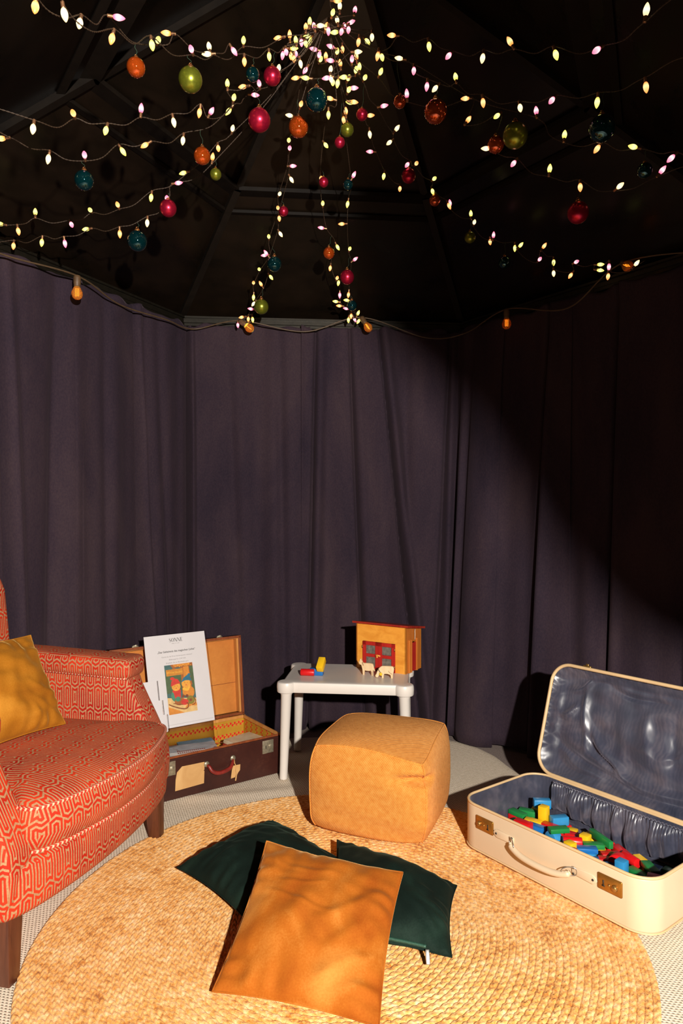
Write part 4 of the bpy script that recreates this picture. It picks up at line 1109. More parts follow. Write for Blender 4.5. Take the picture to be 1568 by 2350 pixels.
for k in range(5):     # lower books carry the pile
    book(-.088+.004*(k%2), -.02+.003*k, zb+k*.0185, .36, .26, .018, R((-1)**k*1.5), M_b[(3,1,5,3,1)[k]], ['red covered book at the bottom of the tall pile in the brown suitcase','dark blue book just above the lowest in the pile in the brown suitcase','purple covered book in the middle of the pile in the brown suitcase','red covered book in the middle of the tall pile in the brown suitcase','dark blue book under the green one in the brown suitcase'][k])
zt_ = zb+5*.0185
book(-.125, -.055, zt_, .23, .20, .012, R(-20), M_b[0], 'green picture book topping the tall pile, under the blue one, in the brown suitcase')
book(-.085, -.060, zt_+.0125, .23, .19, .012, R(-17), M_b[1], 'blue picture book under the grey one in the brown suitcase')
bk = book(-.060, -.055, zt_+.025, .235, .19, .009, R(-14), M_b[2], 'grey picture book with dark printed title on top of the pile in the brown suitcase')
# printed skyline and title on the grey cover
M_ink = plain('dark_ink', (0.03,0.03,0.05), 0.6); M_inkred = plain('red_ink', (0.30,0.05,0.03), 0.6)
M_snow = plain('white_print', (0.75,0.72,0.68), 0.5)
V=[];Fc=[]
for k in range(26):
    x0 = -.095+.0048*k; h = .010+.012*rng.random()
    n=len(V); V += [(x0,-.072,.0094),(x0+.003,-.072,.0094),(x0+.003,-.072+h,.0094),(x0,-.072+h,.0094)]; Fc.append((n,n+1,n+2,n+3))
mk('skyline_print', (V,Fc), M_ink, bk, smooth=False)
V=[];Fc=[]
for r_ in range(2):
    for k in range(14):
        x0=-.06+.009*k; n=len(V); V += [(x0,-.02+.02*r_,.0094),(x0+.006,-.02+.02*r_,.0094),(x0+.006,-.008+.02*r_,.0094),(x0,-.008+.02*r_,.0094)]; Fc.append((n,n+1,n+2,n+3))
mk('title_print', (V,Fc), M_inkred, bk, smooth=False)
mk('white_panel', ([(-.105,-.04,.0092),(.105,-.04,.0092),(.105,.0,.0092),(-.105,.0,.0092)],[(0,1,2,3)]), M_snow, bk, smooth=False)
book(-.02, .045, zt_, .22, .08, .02, R(-8), M_b[5], 'purple and yellow picture book behind the grey one in the brown suitcase')
book(.01, .055, zt_+.0205, .16, .07, .008, R(-10), M_b[6], 'sky blue booklet behind the grey picture book in the brown suitcase')
zr = zb+.010
book(.222,-.065,zb,.150,.20,.0095,R(8),M_b[3],'thin red booklet under the whole small pile in the brown suitcase')
labs = ['cream booklet at the bottom of the low pile by the lock in the brown suitcase','red booklet low in the small pile in the brown suitcase','green booklet in the small pile in the brown suitcase','red booklet under the white ones in the small pile in the brown suitcase','white edged booklet below the top of the small pile in the brown suitcase','cream booklet on top of the small pile in the brown suitcase']
for k, (mi, th_) in enumerate(((4,.036),(3,.03),(0,.012),(3,.010),(4,.010),(4,.008))):
    book(.222+.003*(k%3), -.065+.003*((k*2)%3), zr, .150, .20, th_, R(8+3*(k%2)), M_b[mi], labs[k]); zr += th_+.0005

# ------------------------------------------------------------------ poster stand and leaflets
BRp, BLp, TRp, TLp = Vector((-.594,3.200,.2265)), Vector((-.837,3.030,.2265)), Vector((-.669,3.300,.630)), Vector((-.912,3.130,.630))
ex = (BRp-BLp).normalized(); ey = (TRp-BRp).normalized(); ez = ex.cross(ey).normalized(); ey = ez.cross(ex)
PM = Matrix(((ex.x,ey.x,ez.x,BLp.x),(ex.y,ey.y,ez.y,BLp.y),(ex.z,ey.z,ez.z,BLp.z),(0,0,0,1)))
PW, PH = 0.297, 0.418
M_sheet = plain('white_paper', (0.63,0.595,0.60), 0.6, 0.02, 10)
M_acryl = new_mat('clear_acrylic', (0.95,0.93,0.92), 0.05, spec=0.5, Transmission_Weight=1.0, IOR=1.3)
M_txt = plain('print_black', (0.045,0.04,0.04), 0.7); M_txtg = plain('print_grey', (0.22,0.20,0.20), 0.7)
ps = empty('poster_stand', (0,0,0), 0, 'white paper poster with a book cover picture in a clear stand in the brown suitcase', 'poster'); ps.matrix_world = PM
def sheet(w, h, curl=0.0, n=20):
    V=[]; 
    for i in range(n+1):
        for j in range(n+1):
            x=w*i/n; y=h*j/n; V.append((x,y,curl*math.sin(PI*j/n)*(1 if i>n/2 else 0.3)))
    return V, [tuple(reversed(q)) for q in grid_faces(n+1,n+1)]
mk('paper', box(PW,PH,.0012,(PW/2,PH/2,0)), M_sheet, ps, smooth=False)
zlow = (zt_+.012+.010-.2265)/ey.z   # foot of the stand on the books
mk('clear_panel', join(box(.004,PH,.006,(PW+.006,PH/2,-.002),.001), box(PW+.012,.003,.006,(PW/2,PH+.002,-.002),.001)), M_acryl, ps, smooth=False)
mk('clear_foot', join(box(PW+.01, abs(zlow), .003, (PW/2,zlow/2,-.002)), box(PW+.01,.003,.06,(PW/2,zlow+.002,.02))), M_acryl, ps, smooth=False)
mk('fold_line', box(PW*.9,.0007,.0004,(PW*.53,.012,.0009)), M_txtg, ps, smooth=False)
def text(body, size, cx, cy, mat, name, z=.0009, bold=0.0, sx=1.0, shear=0.0):
    cu = bpy.data.curves.new(name,'FONT'); cu.body = body; cu.size = size; cu.align_x='CENTER'; cu.align_y='CENTER'; cu.offset = bold; cu.shear = shear; cu.resolution_u = 2
    to = bpy.data.objects.new(name, cu); COL.objects.link(to)
    me = bpy.data.meshes.new_from_object(to.evaluated_get(bpy.context.evaluated_depsgraph_get()))
    bpy.data.objects.remove(to, do_unlink=True); bpy.data.curves.remove(cu)
    me.name = name; me.materials.clear(); me.materials.append(mat)
    o = bpy.data.objects.new(name, me); COL.objects.link(o); o.parent = ps; o.location=(cx,cy,z); o.scale=(sx,1,1); return o
# SONNE in thick-thin roman capitals
def q4(a,b,c,d): return [a,b,c,d]
def glyph(ch):
    thick, thin = .16, .05; out=[]
    bar = lambda x0,y0,x1,y1,w: out.append([(x0-w/2,y0),(x0+w/2,y0),(x1+w/2,y1),(x1-w/2,y1)])
    rec = lambda x0,y0,x1,y1: out.append([(x0,y0),(x1,y0),(x1,y1),(x0,y1)])
    if ch=='N':
        bar(.08,0,.08,1,thin); bar(.66,0,.66,1,thin); bar(.62,0,.10,1,thick); rec(0,0,.18,.035); rec(-.02,.965,.2,1); rec(.56,.965,.76,1); return out,.80
    if ch=='E':
        bar(.14,0,.14,1,thick); rec(0,0,.58,.04); rec(0,.96,.55,1); rec(.2,.49,.42,.53); rec(.54,0,.58,.22); rec(.51,.78,.55,1); rec(.39,.42,.42,.6); return out,.66
    if ch=='O':
        n=28
        for k in range(n):
            a,b=2*PI*k/n,2*PI*(k+1)/n
            f=lambda t,o_:(.37+(.37 if o_ else .22)*math.cos(t), .5+(.51 if o_ else .475)*math.sin(t)); out.append([f(a,1),f(b,1),f(b,0),f(a,0)])
        return out,.80
    if ch=='S':
        pts=[(.50,.80),(.46,.92),(.32,.985),(.16,.95),(.08,.84),(.09,.72),(.20,.60),(.36,.48),(.48,.36),(.51,.24),(.46,.10),(.32,.02),(.16,.04),(.06,.16),(.05,.26)]
        w=[.03,.04,.05,.06,.08,.11,.15,.17,.15,.12,.08,.05,.04,.04,.03]
        for i in range(len(pts)-1):
            (x0,y0),(x1,y1)=pts[i],pts[i+1]; dx,dy=x1-x0,y1-y0; l=math.hypot(dx,dy); nx,ny=-dy/l,dx/l
            out.append([(x0-nx*w[i]/2,y0-ny*w[i]/2),(x0+nx*w[i]/2,y0+ny*w[i]/2),(x1+nx*w[i+1]/2,y1+ny*w[i+1]/2),(x1-nx*w[i+1]/2,y1-ny*w[i+1]/2)])
        return out,.62
V=[];Fc=[];cx0=0;S=.0175
adv=[]
for ch in 'SONNE':
    qs,ad=glyph(ch)
    for q in qs:
        n=len(V); V+=[((cx0+a)*S,b*S,.0009) for a,b in q]; Fc.append((n,n+1,n+2,n+3))
    cx0+=ad+.04
tw=cx0*S
mk('heading_lettering', ([(a-tw/2+PW*.51,b+PH*.915,c) for a,b,c in V],Fc), M_txt, ps, smooth=False)
mk('small_lettering', join(*[box(w,.0014,.0003,(PW*.505+x,PH*.897,.0010)) for x,w in ((-.014,.012),(-.003,.004),(.004,.003),(.012,.008))]), M_txtg, ps, smooth=False)
text('\u201eDas Geheimnis des magischen Lichts\u201c', .0128, PW*.50, PH*.812, M_txt, 'title_lettering', bold=.00022, sx=.92)
text('Kannst du die Erste Sonnenspuren nehmen?', .0088, PW*.50, PH*.757, M_txtg, 'text_lettering', sx=.95)
text('Bilderspiel f\u00fcr CHF 9.50', .0088, PW*.50, PH*.722, M_txtg, 'text_lettering', sx=.95)
text('Empfehlt, Sie am Buchladen gern', .0088, PW*.495, PH*.687, M_txtg, 'text_lettering', sx=.95)
# picture of a picture-book cover
px0, px1, py0, py1 = PW*.275, PW*.735, PH*.135, PH*.665
PC = {k: plain('print_'+k, c, 0.55, 0.15, 60) for k, c in {'teal':(0.05,0.12,0.115),'forest':(0.07,0.11,0.045),'brown':(0.34,0.10,0.018),'orange':(0.62,0.22,0.025),'sign':(0.52,0.20,0.02),'cream':(0.66,0.42,0.16),'red':(0.55,0.035,0.02),
      'skin':(0.72,0.32,0.04),'hatblue':(0.02,0.14,0.22),'green':(0.06,0.22,0.13),'dark':(0.20,0.05,0.012),'olive':(0.22,0.17,0.02),'gold':(0.80,0.42,0.04)}.items()}
names_ = list(PC); mats_ = [PC[k] for k in names_]
PV=[];PF=[];PMi=[];zl_=[.0010]
def poly(colr, pts, dz=.00004):
    zl_[0]+=dz; n=len(PV)
    for a,b in pts: PV.append((px0+(px1-px0)*a, py0+(py1-py0)*b, zl_[0]))
    PF.append(tuple(range(n,n+len(pts)))); PMi.append(names_.index(colr))
def ell(colr, cx, cy, rx, ry, a0=0, a1=360, n=22): poly(colr, [(cx+rx*math.cos(R(a0+(a1-a0)*k/n)), cy+ry*math.sin(R(a0+(a1-a0)*k/n))) for k in range(n if a1-a0==360 else n+1)])
poly('teal',[(0,0),(1,0),(1,1),(0,1)]); poly('forest',[(0,.42),(.55,.45),(.6,.8),(0,.78)]); poly('forest',[(.82,.4),(1,.4),(1,.95),(.88,.95)])
poly('brown',[(.54,.35),(.90,.40),(.86,1),(.56,1)]); poly('orange',[(.62,.5),(.86,.5),(.84,1),(.66,1)]); poly('brown',[(.28,.93),(1,.93),(1,1),(.2,1)]); poly('orange',[(.34,.95),(.9,.955),(.9,1),(.3,1)])
for k in range(9): ell('gold', .40+.066*k, .955+.018*math.sin(k*2), .014, .010, n=10)
poly('cream',[(0,0),(1,0),(1,.26),(.5,.30),(0,.34)]); poly('orange',[(0,0),(.55,0),(.30,.075),(0,.16)]); poly('orange',[(.55,.06),(.8,.12),(1,.10),(1,.16),(.7,.2)])
poly('brown',[(.24,.905),(.32,.935),(.40,.905)]); poly('sign',[(.04,.775),(.63,.775),(.63,.905),(.04,.905)])
ell('green', .30,.36,.17,.12); poly('red',[(.22,.44),(.48,.44),(.46,.27),(.28,.27)]); ell('red',.34,.455,.15,.045)
ell('skin', .335,.545,.155,.088); poly('red',[(.15,.56),(.19,.66),(.30,.715),(.42,.69),(.50,.60),(.36,.595),(.25,.575)]); ell('red',.23,.715,.075,.032)
ell('orange', .74,.42,.20,.10); ell('gold', .70,.475,.15,.045); ell('orange',.86,.40,.10,.10)
ell('skin', .70,.585,.165,.095); poly('hatblue',[(.53,.615),(.62,.70),(.77,.755),(.86,.72),(.90,.60),(.80,.64),(.66,.645)]); ell('hatblue',.83,.75,.05,.03); poly('brown',[(.85,.56),(.92,.54),(.90,.62),(.84,.63)])
ell('brown', .42,.235,.19,.075); ell('olive', .80,.235,.145,.085); ell('dark',.80,.235,.05,.03); ell('red',.58,.21,.13,.06); ell('green',.36,.29,.09,.05); ell('dark',.55,.33,.05,.03); ell('dark',.68,.33,.05,.03)
for a,b in ((.29,.56),(.38,.555),(.65,.60),(.74,.595)): ell('dark',a,b,.011,.008,n=8)
ell('red',.335,.51,.03,.008,n=8); ell('red',.69,.55,.03,.008,n=8)
def stroke(colr, pts, w):
    P = [Vector((a,b,0)) for a,b in pts]; P = catmull(P, 4)
    L_=[];R_=[]
    for i,p in enumerate(P):
        d = (P[min(i+1,len(P)-1)]-P[max(i-1,0)]).normalized(); n=Vector((-d.y,d.x,0)); L_.append((p.x+n.x*w,p.y+n.y*w*.6)); R_.append((p.x-n.x*w,p.y-n.y*w*.6))
    for i in range(len(P)-1): poly(colr, [L_[i],L_[i+1],R_[i+1],R_[i]], 0)
    zl_[0]+=.00004
stroke('dark',[(.02,.21),(.15,.165),(.35,.11),(.55,.075),(.66,.09),(.70,.15),(.64,.20)],.018); stroke('dark',[(.18,.22),(.36,.18),(.52,.165)],.012); stroke('dark',[(.82,.13),(.93,.15),(.96,.22),(.90,.29)],.014)
cov = mk('cover_picture', (PV,PF), mats_, ps, smooth=False, recalc=False)
for p, mi in zip(cov.data.polygons, PMi):
    p.material_index = mi
    if p.normal.z < 0: p.flip()
cov.data.update()
text('Winterzauber', (px1-px0)*.115, px0+(px1-px0)*.335, py0+(py1-py0)*.84, PC['gold'], 'cover_lettering', z=zl_[0]+.0003, sx=.88)
# leaflets in clear pockets at the side
lf = [(-.036,.120,.066,.094,.016,'upper'),(-.040,.056,.080,.070,.030,'middle'),(-.026,-.012,.076,.074,.044,'lower')]
for k,(x0,y0,w,h,zz,nm) in enumerate(lf):
    e = empty('leaflet_holder', (0,0,0), 0, ['white leaflets in the topmost clear pocket beside the poster','white leaflets in the middle clear pocket beside the poster','white leaflets in the lowest clear pocket beside the poster'][k], 'leaflet holder'); e.matrix_world = PM @ T(x0,y0,zz)
    mk('leaflet', box(w,h,.004,(w/2,h/2,.002)), M_sheet, e, smooth=False)
    mk('leaflet', box(w*.98,h*.97,.001,(w/2+.003,h/2+.002,.0048)), M_sheet, e, smooth=False)
    mk('clear_pocket', join(box(.0025,h,.010,(w+.007,h/2,.001),.0005), box(w+.01,.0025,.012,(w/2,-.002,.001),.0005), box(.006,h*.9,.014,(w*.8,h*.45,-.008))), M_acryl, e, smooth=False)
# ------------------------------------------------------------------ fairy lights
BC = {'w':((0.95,0.62,0.28),(1.0,0.86,0.50)), 'y':((0.80,0.66,0.10),(0.95,0.95,0.32)), 'o':((1.0,0.26,0.05),(1.0,0.58,0.26)), 'p':((0.95,0.14,0.26),(1.0,0.55,0.55))}
M_bulb = {}
for k, (edge_c, core_c) in BC.items():
    m = new_mat('bulb_'+k, tuple(c*0.5 for c in edge_c), 0.3, spec=0.4); t = NT(m)
    z = t.xyz(t.coord('Object'))[2]
    col_ = t.ramp(t.m('DIVIDE', z, 0.025), [(0.08,edge_c),(0.40,core_c),(0.70,tuple(0.6*a+0.4*b for a,b in zip(edge_c,core_c))),(1.0,edge_c)])
    t.set('Emission Color', col_)
    t.b.inputs['Emission Strength'].default_value = 1.9
    M_bulb[k] = m
M_socket = plain('copper_socket', (0.40,0.20,0.10), 0.35, 0.2, 60, metal=0.8)
M_wire = plain('dark_wire', (0.045,0.026,0.014), 0.55, 0.2, 90)
M_thread = plain('green_thread', (0.02,0.05,0.025), 0.7)
bulb_prof = [(.0030,0),(.0046,.002),(.0060,.006),(.0066,.010),(.0062,.014),(.0048,.0185),(.0028,.0225),(.0010,.0248),(.0002,.0254)]
bulb_me = {}
for k in BC:
    v, f = lathe(bulb_prof, 14); me = mesh_data('bulb', v, f); me.materials.append(M_bulb[k]); bulb_me[k] = me
sp_ = [(.0034,-.0125),(.0036,-.012)]
for i in range(5): z = -.0115+i*.0023; sp_ += [(.0040,z),(.0034,z+.0011)]
sp_ += [(.0038,0)]
v, f = lathe(sp_, 10); socket_me = mesh_data('socket', v, f); socket_me.materials.append(M_socket)

def dirvec(d, g):
    """rough pointing of a bulb as seen from the front, with some scatter"""
    b = {'d':(0,0,-1),'u':(0,0,1),'l':(-1,0,0),'r':(1,0,0),'f':(0.2,-1,0.1),'b':(0,1,0.2),'dl':(-.6,0,-.8),'dr':(.5,0,-.85),'ul':(-.6,0,.8),'ur':(.6,0,.8)}[d]
    v = Vector(b)+Vector((g.uniform(-.2,.2), g.uniform(-.35,.25), g.uniform(-.2,.2))); return v.normalized()
WIRES = []
def light_string(label, y0, y1, bulbs, start=None, end=None, seed=0, ypow=1.0, ys=None, slack=0.012, tight=False):
    """bulbs: (column, row, colour[, pointing]); depths run from y0 to y1"""
    g = random.Random(seed); root = empty('light_string', (0,0,0), 0, label, 'fairy lights', 'strings of coloured fairy lights under the ceiling')
    n = len(bulbs); att = []
    # depth follows the length already run
    d = [0.0]
    for a, b in zip(bulbs[:-1], bulbs[1:]): d.append(d[-1]+math.hypot(a[0]-b[0], a[1]-b[1]))
    T_ = max(d[-1], 1e-6)
    first = None
    for i, bb in enumerate(bulbs):
        u, v, c = bb[:3]; dr = bb[3] if len(bb) > 3 else g.choice(['f','f','d','l','r','u'])
        y = y0+(y1-y0)*(d[i]/T_)**ypow if ys is None else np.interp(d[i]/T_, ys[0], ys[1])
        y += g.uniform(-.02,.02)
        dv = dirvec(dr, g)
        tgt = P3(u, v, y)
        org = tgt-dv*.0115
        e = share('bulb', bulb_me[c], root, org); e.scale = (1.14,)*3; e.rotation_mode = 'QUATERNION'; e.rotation_quaternion = dv.to_track_quat('Z','Y')
        s = share('socket', socket_me, e)
        att.append(org-dv*.0130)
    pts = []
    if start is not None: pts.append(Vector(start))
    for i, a in enumerate(att):
        if pts and not tight:
            p = pts[-1]; L_ = (a-p).length
            if L_ > .06: pts.append((p+a)/2+Vector((g.uniform(-.006,.006), g.uniform(-.006,.006), -min(.03,slack*L_/.1))))
        pts.append(a)
    if end is not None: pts += [Vector(e) for e in (end if isinstance(end, list) else [end])]
    path = catmull(pts, 10)
    # twisted pair
    P = np.array([tuple(p) for p in path]); dd = np.r_[0,np.cumsum(np.linalg.norm(np.diff(P,axis=0),axis=1))]
    m = max(8, int(dd[-1]/.0055)); tt = np.linspace(0,dd[-1],m); Q = np.stack([np.interp(tt,dd,P[:,k]) for k in range(3)],1)
    tg = np.gradient(Q,axis=0); tg /= np.maximum(np.linalg.norm(tg,axis=1,keepdims=True),1e-9)
    up = np.tile(np.array([[0.13,0.2,0.97]]),(m,1)); s1 = np.cross(tg,up); s1 /= np.maximum(np.linalg.norm(s1,axis=1,keepdims=True),1e-9); s2 = np.cross(tg,s1)
    ph = tt/.022*2*PI
    off = .0011*(np.cos(ph)[:,None]*s1+np.sin(ph)[:,None]*s2)
    WIRES.append(Q)
    mk('wire', join(tube(Q+off,.0009,4), tube(Q-off,.0009,4)), M_wire, root)
    return root
HUB = P3(752, 40, 2.45)
FLc = Vector((C_FL.x+.05, C_FL.y+.08, RAIL-.05))
light_string('fairy light string running from the hanging cluster to the entrance corner by the armchair', 2.40, 1.36,
  [(639,87,'o','l'),(559,93,'y','f'),(480,107,'w','u'),(383,76,'o','l'),(363,92,'y','f'),(271,40,'p','r'),(183,53,'w','d'),(81,15,'o','d')], HUB, FLc, 1)
light_string('fairy light string carrying the orange and large green baubles toward the entrance corner', 2.42, 1.42,
  [(657,119,'p','d'),(618,129,'y','d'),(561,141,'o','d'),(537,117,'p','dr'),(476,124,'w','l'),(439,113,'p','f'),(349,103,'y','d'),(257,88,'o','d'),(148,32,'w','d')], HUB, FLc+Vector((.05,0,0)), 2)
Lw = Vector((C_L.x+.05, C_L.y-.02, RAIL-.03))
light_string('fairy light string sagging high over the armchair toward the side rail', 2.42, 1.80,
  [(640,156,'w','f'),(595,192,'p','f'),(558,199,'o','l'),(522,192,'y','u'),(537,224,'y','f'),(485,256,'p','ur'),(458,258,'o','d'),(399,280,'w','d'),(324,250,'p','u'),(243,299,'y','d'),(168,260,'o','f'),(76,295,'w','d')], HUB, [P3(-60,236,1.72),(-1.07,1.67,2.21)], 3)
light_string('fairy light string carrying the teal bauble over the armchair toward the side rail', 2.45, 1.95,
  [(585,218,'p','r'),(525,255,'y','dl'),(420,322,'w','d'),(333,333,'o','dl'),(282,347,'y','dr'),(194,356,'p','f'),(111,364,'w','d'),(3,318,'o','l')], HUB, [P3(-60,295,1.9),(-1.30,1.99,2.21)], 4)
light_string('fairy light string falling to the rail above the armchair, with orange bauble', 2.50, 2.55,
  [(534,295,'w','f'),(501,340,'o','d'),(421,397,'y','l'),(347,453,'y','d'),(270,470,'o','f'),(207,482,'y','f'),(164,515,'p','dr'),(81,487,'y','u'),(42,530,'o','d'),(1,514,'y','l')], HUB, [P3(-40,520,2.5),(-1.42,2.46,2.21)], 5)
light_string('fairy light string with the red and teal baubles falling to the rail above the armchair', 2.52, 2.62,
  [(488,361,'o','u'),(409,420,'p','r'),(383,455,'p','f'),(338,511,'w','d'),(275,536,'o','d'),(198,526,'y','l'),(149,558,'p','d'),(96,556,'y','d'),(31,564,'o','d')], HUB, [P3(-30,560,2.58),(-1.39,2.54,2.20)], 6)
light_string('fairy light string dropping to the rail above the brown suitcase, nearer its lid', 2.50, 3.60,
  [(679,179,'o','l'),(665,265,'w','l'),(663,322,'y','f'),(672,381,'p','r'),(642,445,'w','f'),(638,477,'o','f'),(617,543,'y','f'),(607,586,'p','l'),(595,618,'y','f'),(582,649,'o','f'),(582,682,'y','d'),(576,709,'p','l'),(555,728,'o','l'),(546,746,'p','d')], HUB, P3(560,735,3.66), 7, tight=True)
light_string('fairy light string with red, teal and green baubles dropping to the back rail', 2.52, 3.62,
  [(691,239,'o','f'),(665,340,'p','f'),(669,412,'w','dr'),(641,501,'o','d'),(644,537,'w','dr'),(611,581,'p','ul'),(622,636,'y','dr'),(599,652,'o','ul'),(582,697,'w','dl'),(570,732,'o','d'),(580,733,'y','d'),(567,746,'y','dl')], HUB, P3(590,735,3.66), 8, tight=True)
light_string('fairy light string with one orange bauble dropping to the back rail', 2.50, 3.68,
  [(758,226,'o','l'),(754,263,'y','d'),(748,333,'y','dr'),(737,409,'o','f'),(741,467,'y','f'),(738,523,'p','l'),(775,567,'y','dr'),(758,615,'o','d'),(774,638,'o','f'),(777,649,'y','d'),(780,677,'p','d'),(771,692,'y','l'),(779,702,'o','l'),(795,708,'p','l'),(800,734,'y','d'),(814,733,'p','dr')], HUB, P3(820,742,3.72), 9, tight=True)
light_string('fairy light string with small baubles dropping to the rail behind the toy house', 2.52, 3.68,
  [(794,256,'o','u'),(789,275,'o','d'),(812,402,'p','ur'),(798,468,'y','d'),(785,514,'o','l'),(803,571,'y','f'),(815,595,'p','ur'),(800,676,'o','d'),(796,689,'y','l'),(822,719,'y','ur'),(806,725,'o','d'),(823,737,'y','dl')], HUB, P3(830,742,3.72), 10, tight=True)
light_string('short fairy light string ending at the back ceiling rib above the toy house', 2.48, 3.05,
  [(812,234,'o','r'),(804,235,'y','l'),(850,265,'o','r'),(849,308,'w','d'),(850,348,'p','l'),(881,404,'y','d'),(918,433,'o','d')], HUB, P3(925,420,3.12), 11)
light_string('long fairy light string running down the dark side toward the cream suitcase', 2.45, 2.80,
  [(838,178,'y','f'),(881,243,'p','r'),(911,295,'w','ur'),(894,327,'w','dl'),(935,378,'p','dl'),(956,375,'o','f'),(997,410,'y','f'),(993,439,'y','d'),(1031,472,'o','dr'),(1033,467,'p','u'),(1081,491,'y','u'),(1089,510,'w','f'),(1133,540,'p','u'),(1125,555,'o','d'),(1182,569,'y','d'),(1195,563,'y','ur'),(1239,595,'p','f'),(1249,565,'o','ur'),(1271,602,'y','d'),(1271,627,'w','d'),(1310,632,'o','dl'),(1323,601,'p','f'),(1378,607,'y','r'),(1377,620,'y','r'),(1398,612,'p','d'),(1396,634,'o','d'),(1461,605,'w','ur')], HUB, P3(1480,598,2.70), 12, ys=([0,.35,.55,.75,1],[2.45,2.95,3.15,2.98,2.72]))
light_string('fairy light string with orange and green baubles over the cream suitcase', 2.42, 2.15,
  [(874,165,'y','f'),(934,216,'p','u'),(1069,226,'o','l'),(1075,275,'o','ur'),(1141,266,'y','dl'),(1116,341,'w','l'),(1179,375,'p','dl'),(1262,388,'y','u'),(1332,429,'o','d'),(1423,427,'w','f'),(1520,391,'p','ur')], HUB, [P3(1610,380,2.1),(1.34,2.16,2.21)], 13)
light_string('fairy light string over the cream suitcase with white and pink bulbs above an orange bauble', 2.40, 1.85,
  [(917,134,'w','l'),(980,198,'p','d'),(999,203,'w','dl'),(1046,177,'y','u'),(1109,235,'o','d'),(1194,247,'w','d'),(1267,230,'p','dl'),(1371,234,'y','d'),(1483,199,'o','d')], HUB, [P3(1610,135,1.75),(1.18,1.80,2.21)], 14)
light_string('topmost fairy light string stretching to the entrance corner above the cream suitcase', 2.40, 1.58,
  [(823,96,'o','d'),(867,128,'o','d'),(877,131,'y','d'),(900,81,'o','l'),(985,106,'y','d'),(1030,128,'p','dl'),(1108,133,'w','d'),(1171,96,'o','ul'),(1276,125,'y','d'),(1370,115,'p','dl'),(1484,24,'w','u')], HUB, [P3(1600,-25,1.45),(0.97,1.30,2.21)], 15)
light_string('fairy light string with the large teal bauble, above the cream suitcase lid', 2.42, 2.0,
  [(854,85,'w','d'),(843,95,'y','dr'),(950,162,'p','d'),(1231,255,'p','u'),(1296,310,'y','u'),(1371,341,'o','dl'),(1454,337,'y','l'),(1541,363,'p','dl')], HUB, [P3(1620,375,1.95),(1.28,2.02,2.21)], 16)
CL = [(774,2,'o'),(780,14,'w','u'),(764,29,'y'),(815,23,'p','u'),(774,46,'w','u'),(711,50,'y','u'),(702,62,'o','u'),(721,60,'p','u'),(735,59,'w'),(749,61,'o'),(754,71,'p','d'),(769,74,'y'),(784,72,'p'),(790,61,'p','u'),(800,68,'p','d'),(805,51,'p'),
 (665,80,'o','u'),(679,92,'y'),(692,97,'p','d'),(707,83,'y'),(712,96,'y'),(702,100,'y','d'),(649,126,'p'),(668,128,'o'),(675,135,'o','d'),(679,123,'p'),(674,111,'y'),(690,146,'w','d'),(701,161,'p','dl'),
 (721,113,'p'),(733,126,'p'),(736,136,'y'),(748,129,'o'),(760,107,'p'),(774,118,'y'),(786,113,'o'),(759,139,'p'),(781,146,'o','u'),(759,159,'w'),(821,119,'w'),(818,129,'o'),(808,136,'p'),(825,154,'y'),(817,161,'y'),
 (702,179,'y','l'),(750,179,'p','l'),(760,181,'w','d'),(764,189,'y','d'),(775,191,'y','d'),(790,177,'y'),(800,179,'y'),(812,202,'p'),(801,206,'y')]
light_string('upper half of the tangled fairy light cluster hanging under the ceiling apex', 2.38, 2.50, CL[:28], APEX+Vector((0,0,-.05)), HUB, 17, tight=True)
light_string('lower half of the tangled fairy light cluster hanging under the ceiling apex', 2.50, 2.40, CL[28:], HUB, None, 18, tight=True)

# ------------------------------------------------------------------ baubles
M_ball = {'orange':new_mat('orange_glass',(0.60,0.085,0.008),0.05,0.65,0.8,Coat_Weight=0.6), 'teal':new_mat('teal_glass',(0.004,0.060,0.070),0.04,0.8,0.9,Coat_Weight=0.7),
          'red':new_mat('crimson_matte',(0.50,0.012,0.045),0.30,0.75,0.6), 'green':new_mat('green_matte',(0.25,0.27,0.025),0.28,0.75,0.6)}
for k, m in M_ball.items():
    t = NT(m); c = tuple(m.node_tree.nodes['Principled BSDF'].inputs['Base Color'].default_value)[:3]; n = t.noise(t.coord('Object'), 6, 3)
    t.set('Base Color', t.ramp(n, [(0.3,tuple(x*.85 for x in c)),(0.7,tuple(min(1,x*1.12) for x in c))]))
M_cap = plain('bauble_cap', (0.55,0.22,0.07), 0.3, 0.15, 80, metal=0.85)
bm = bmesh.new(); bmesh.ops.create_uvsphere(bm, u_segments=36, v_segments=20, radius=1.0)
for v in bm.verts: v.co.z = v.co.z*1.03
bm.verts.index_update(); sv = [tuple(p.co) for p in bm.verts]; sf = [tuple(q.index for q in fc.verts) for fc in bm.faces]; bm.free()
ball_me = {}
for k in M_ball: me = mesh_data('ball', sv, sf); me.materials.append(M_ball[k]); ball_me[k] = me
cp = lathe([(.20,.96),(.25,.99),(.26,1.02),(.245,1.08),(.25,1.14),(.22,1.20),(.10,1.22),(.05,1.23)], 16)
me = mesh_data('cap', *cp); me.materials.append(M_cap); cap_me = me
me = mesh_data('hanging_loop', *tube([(.11*math.cos(a),0,1.32+.11*math.sin(a)) for a in np.linspace(0,2*PI,14,endpoint=False)], .025, 6, True)); me.materials.append(M_cap); loop_me = me
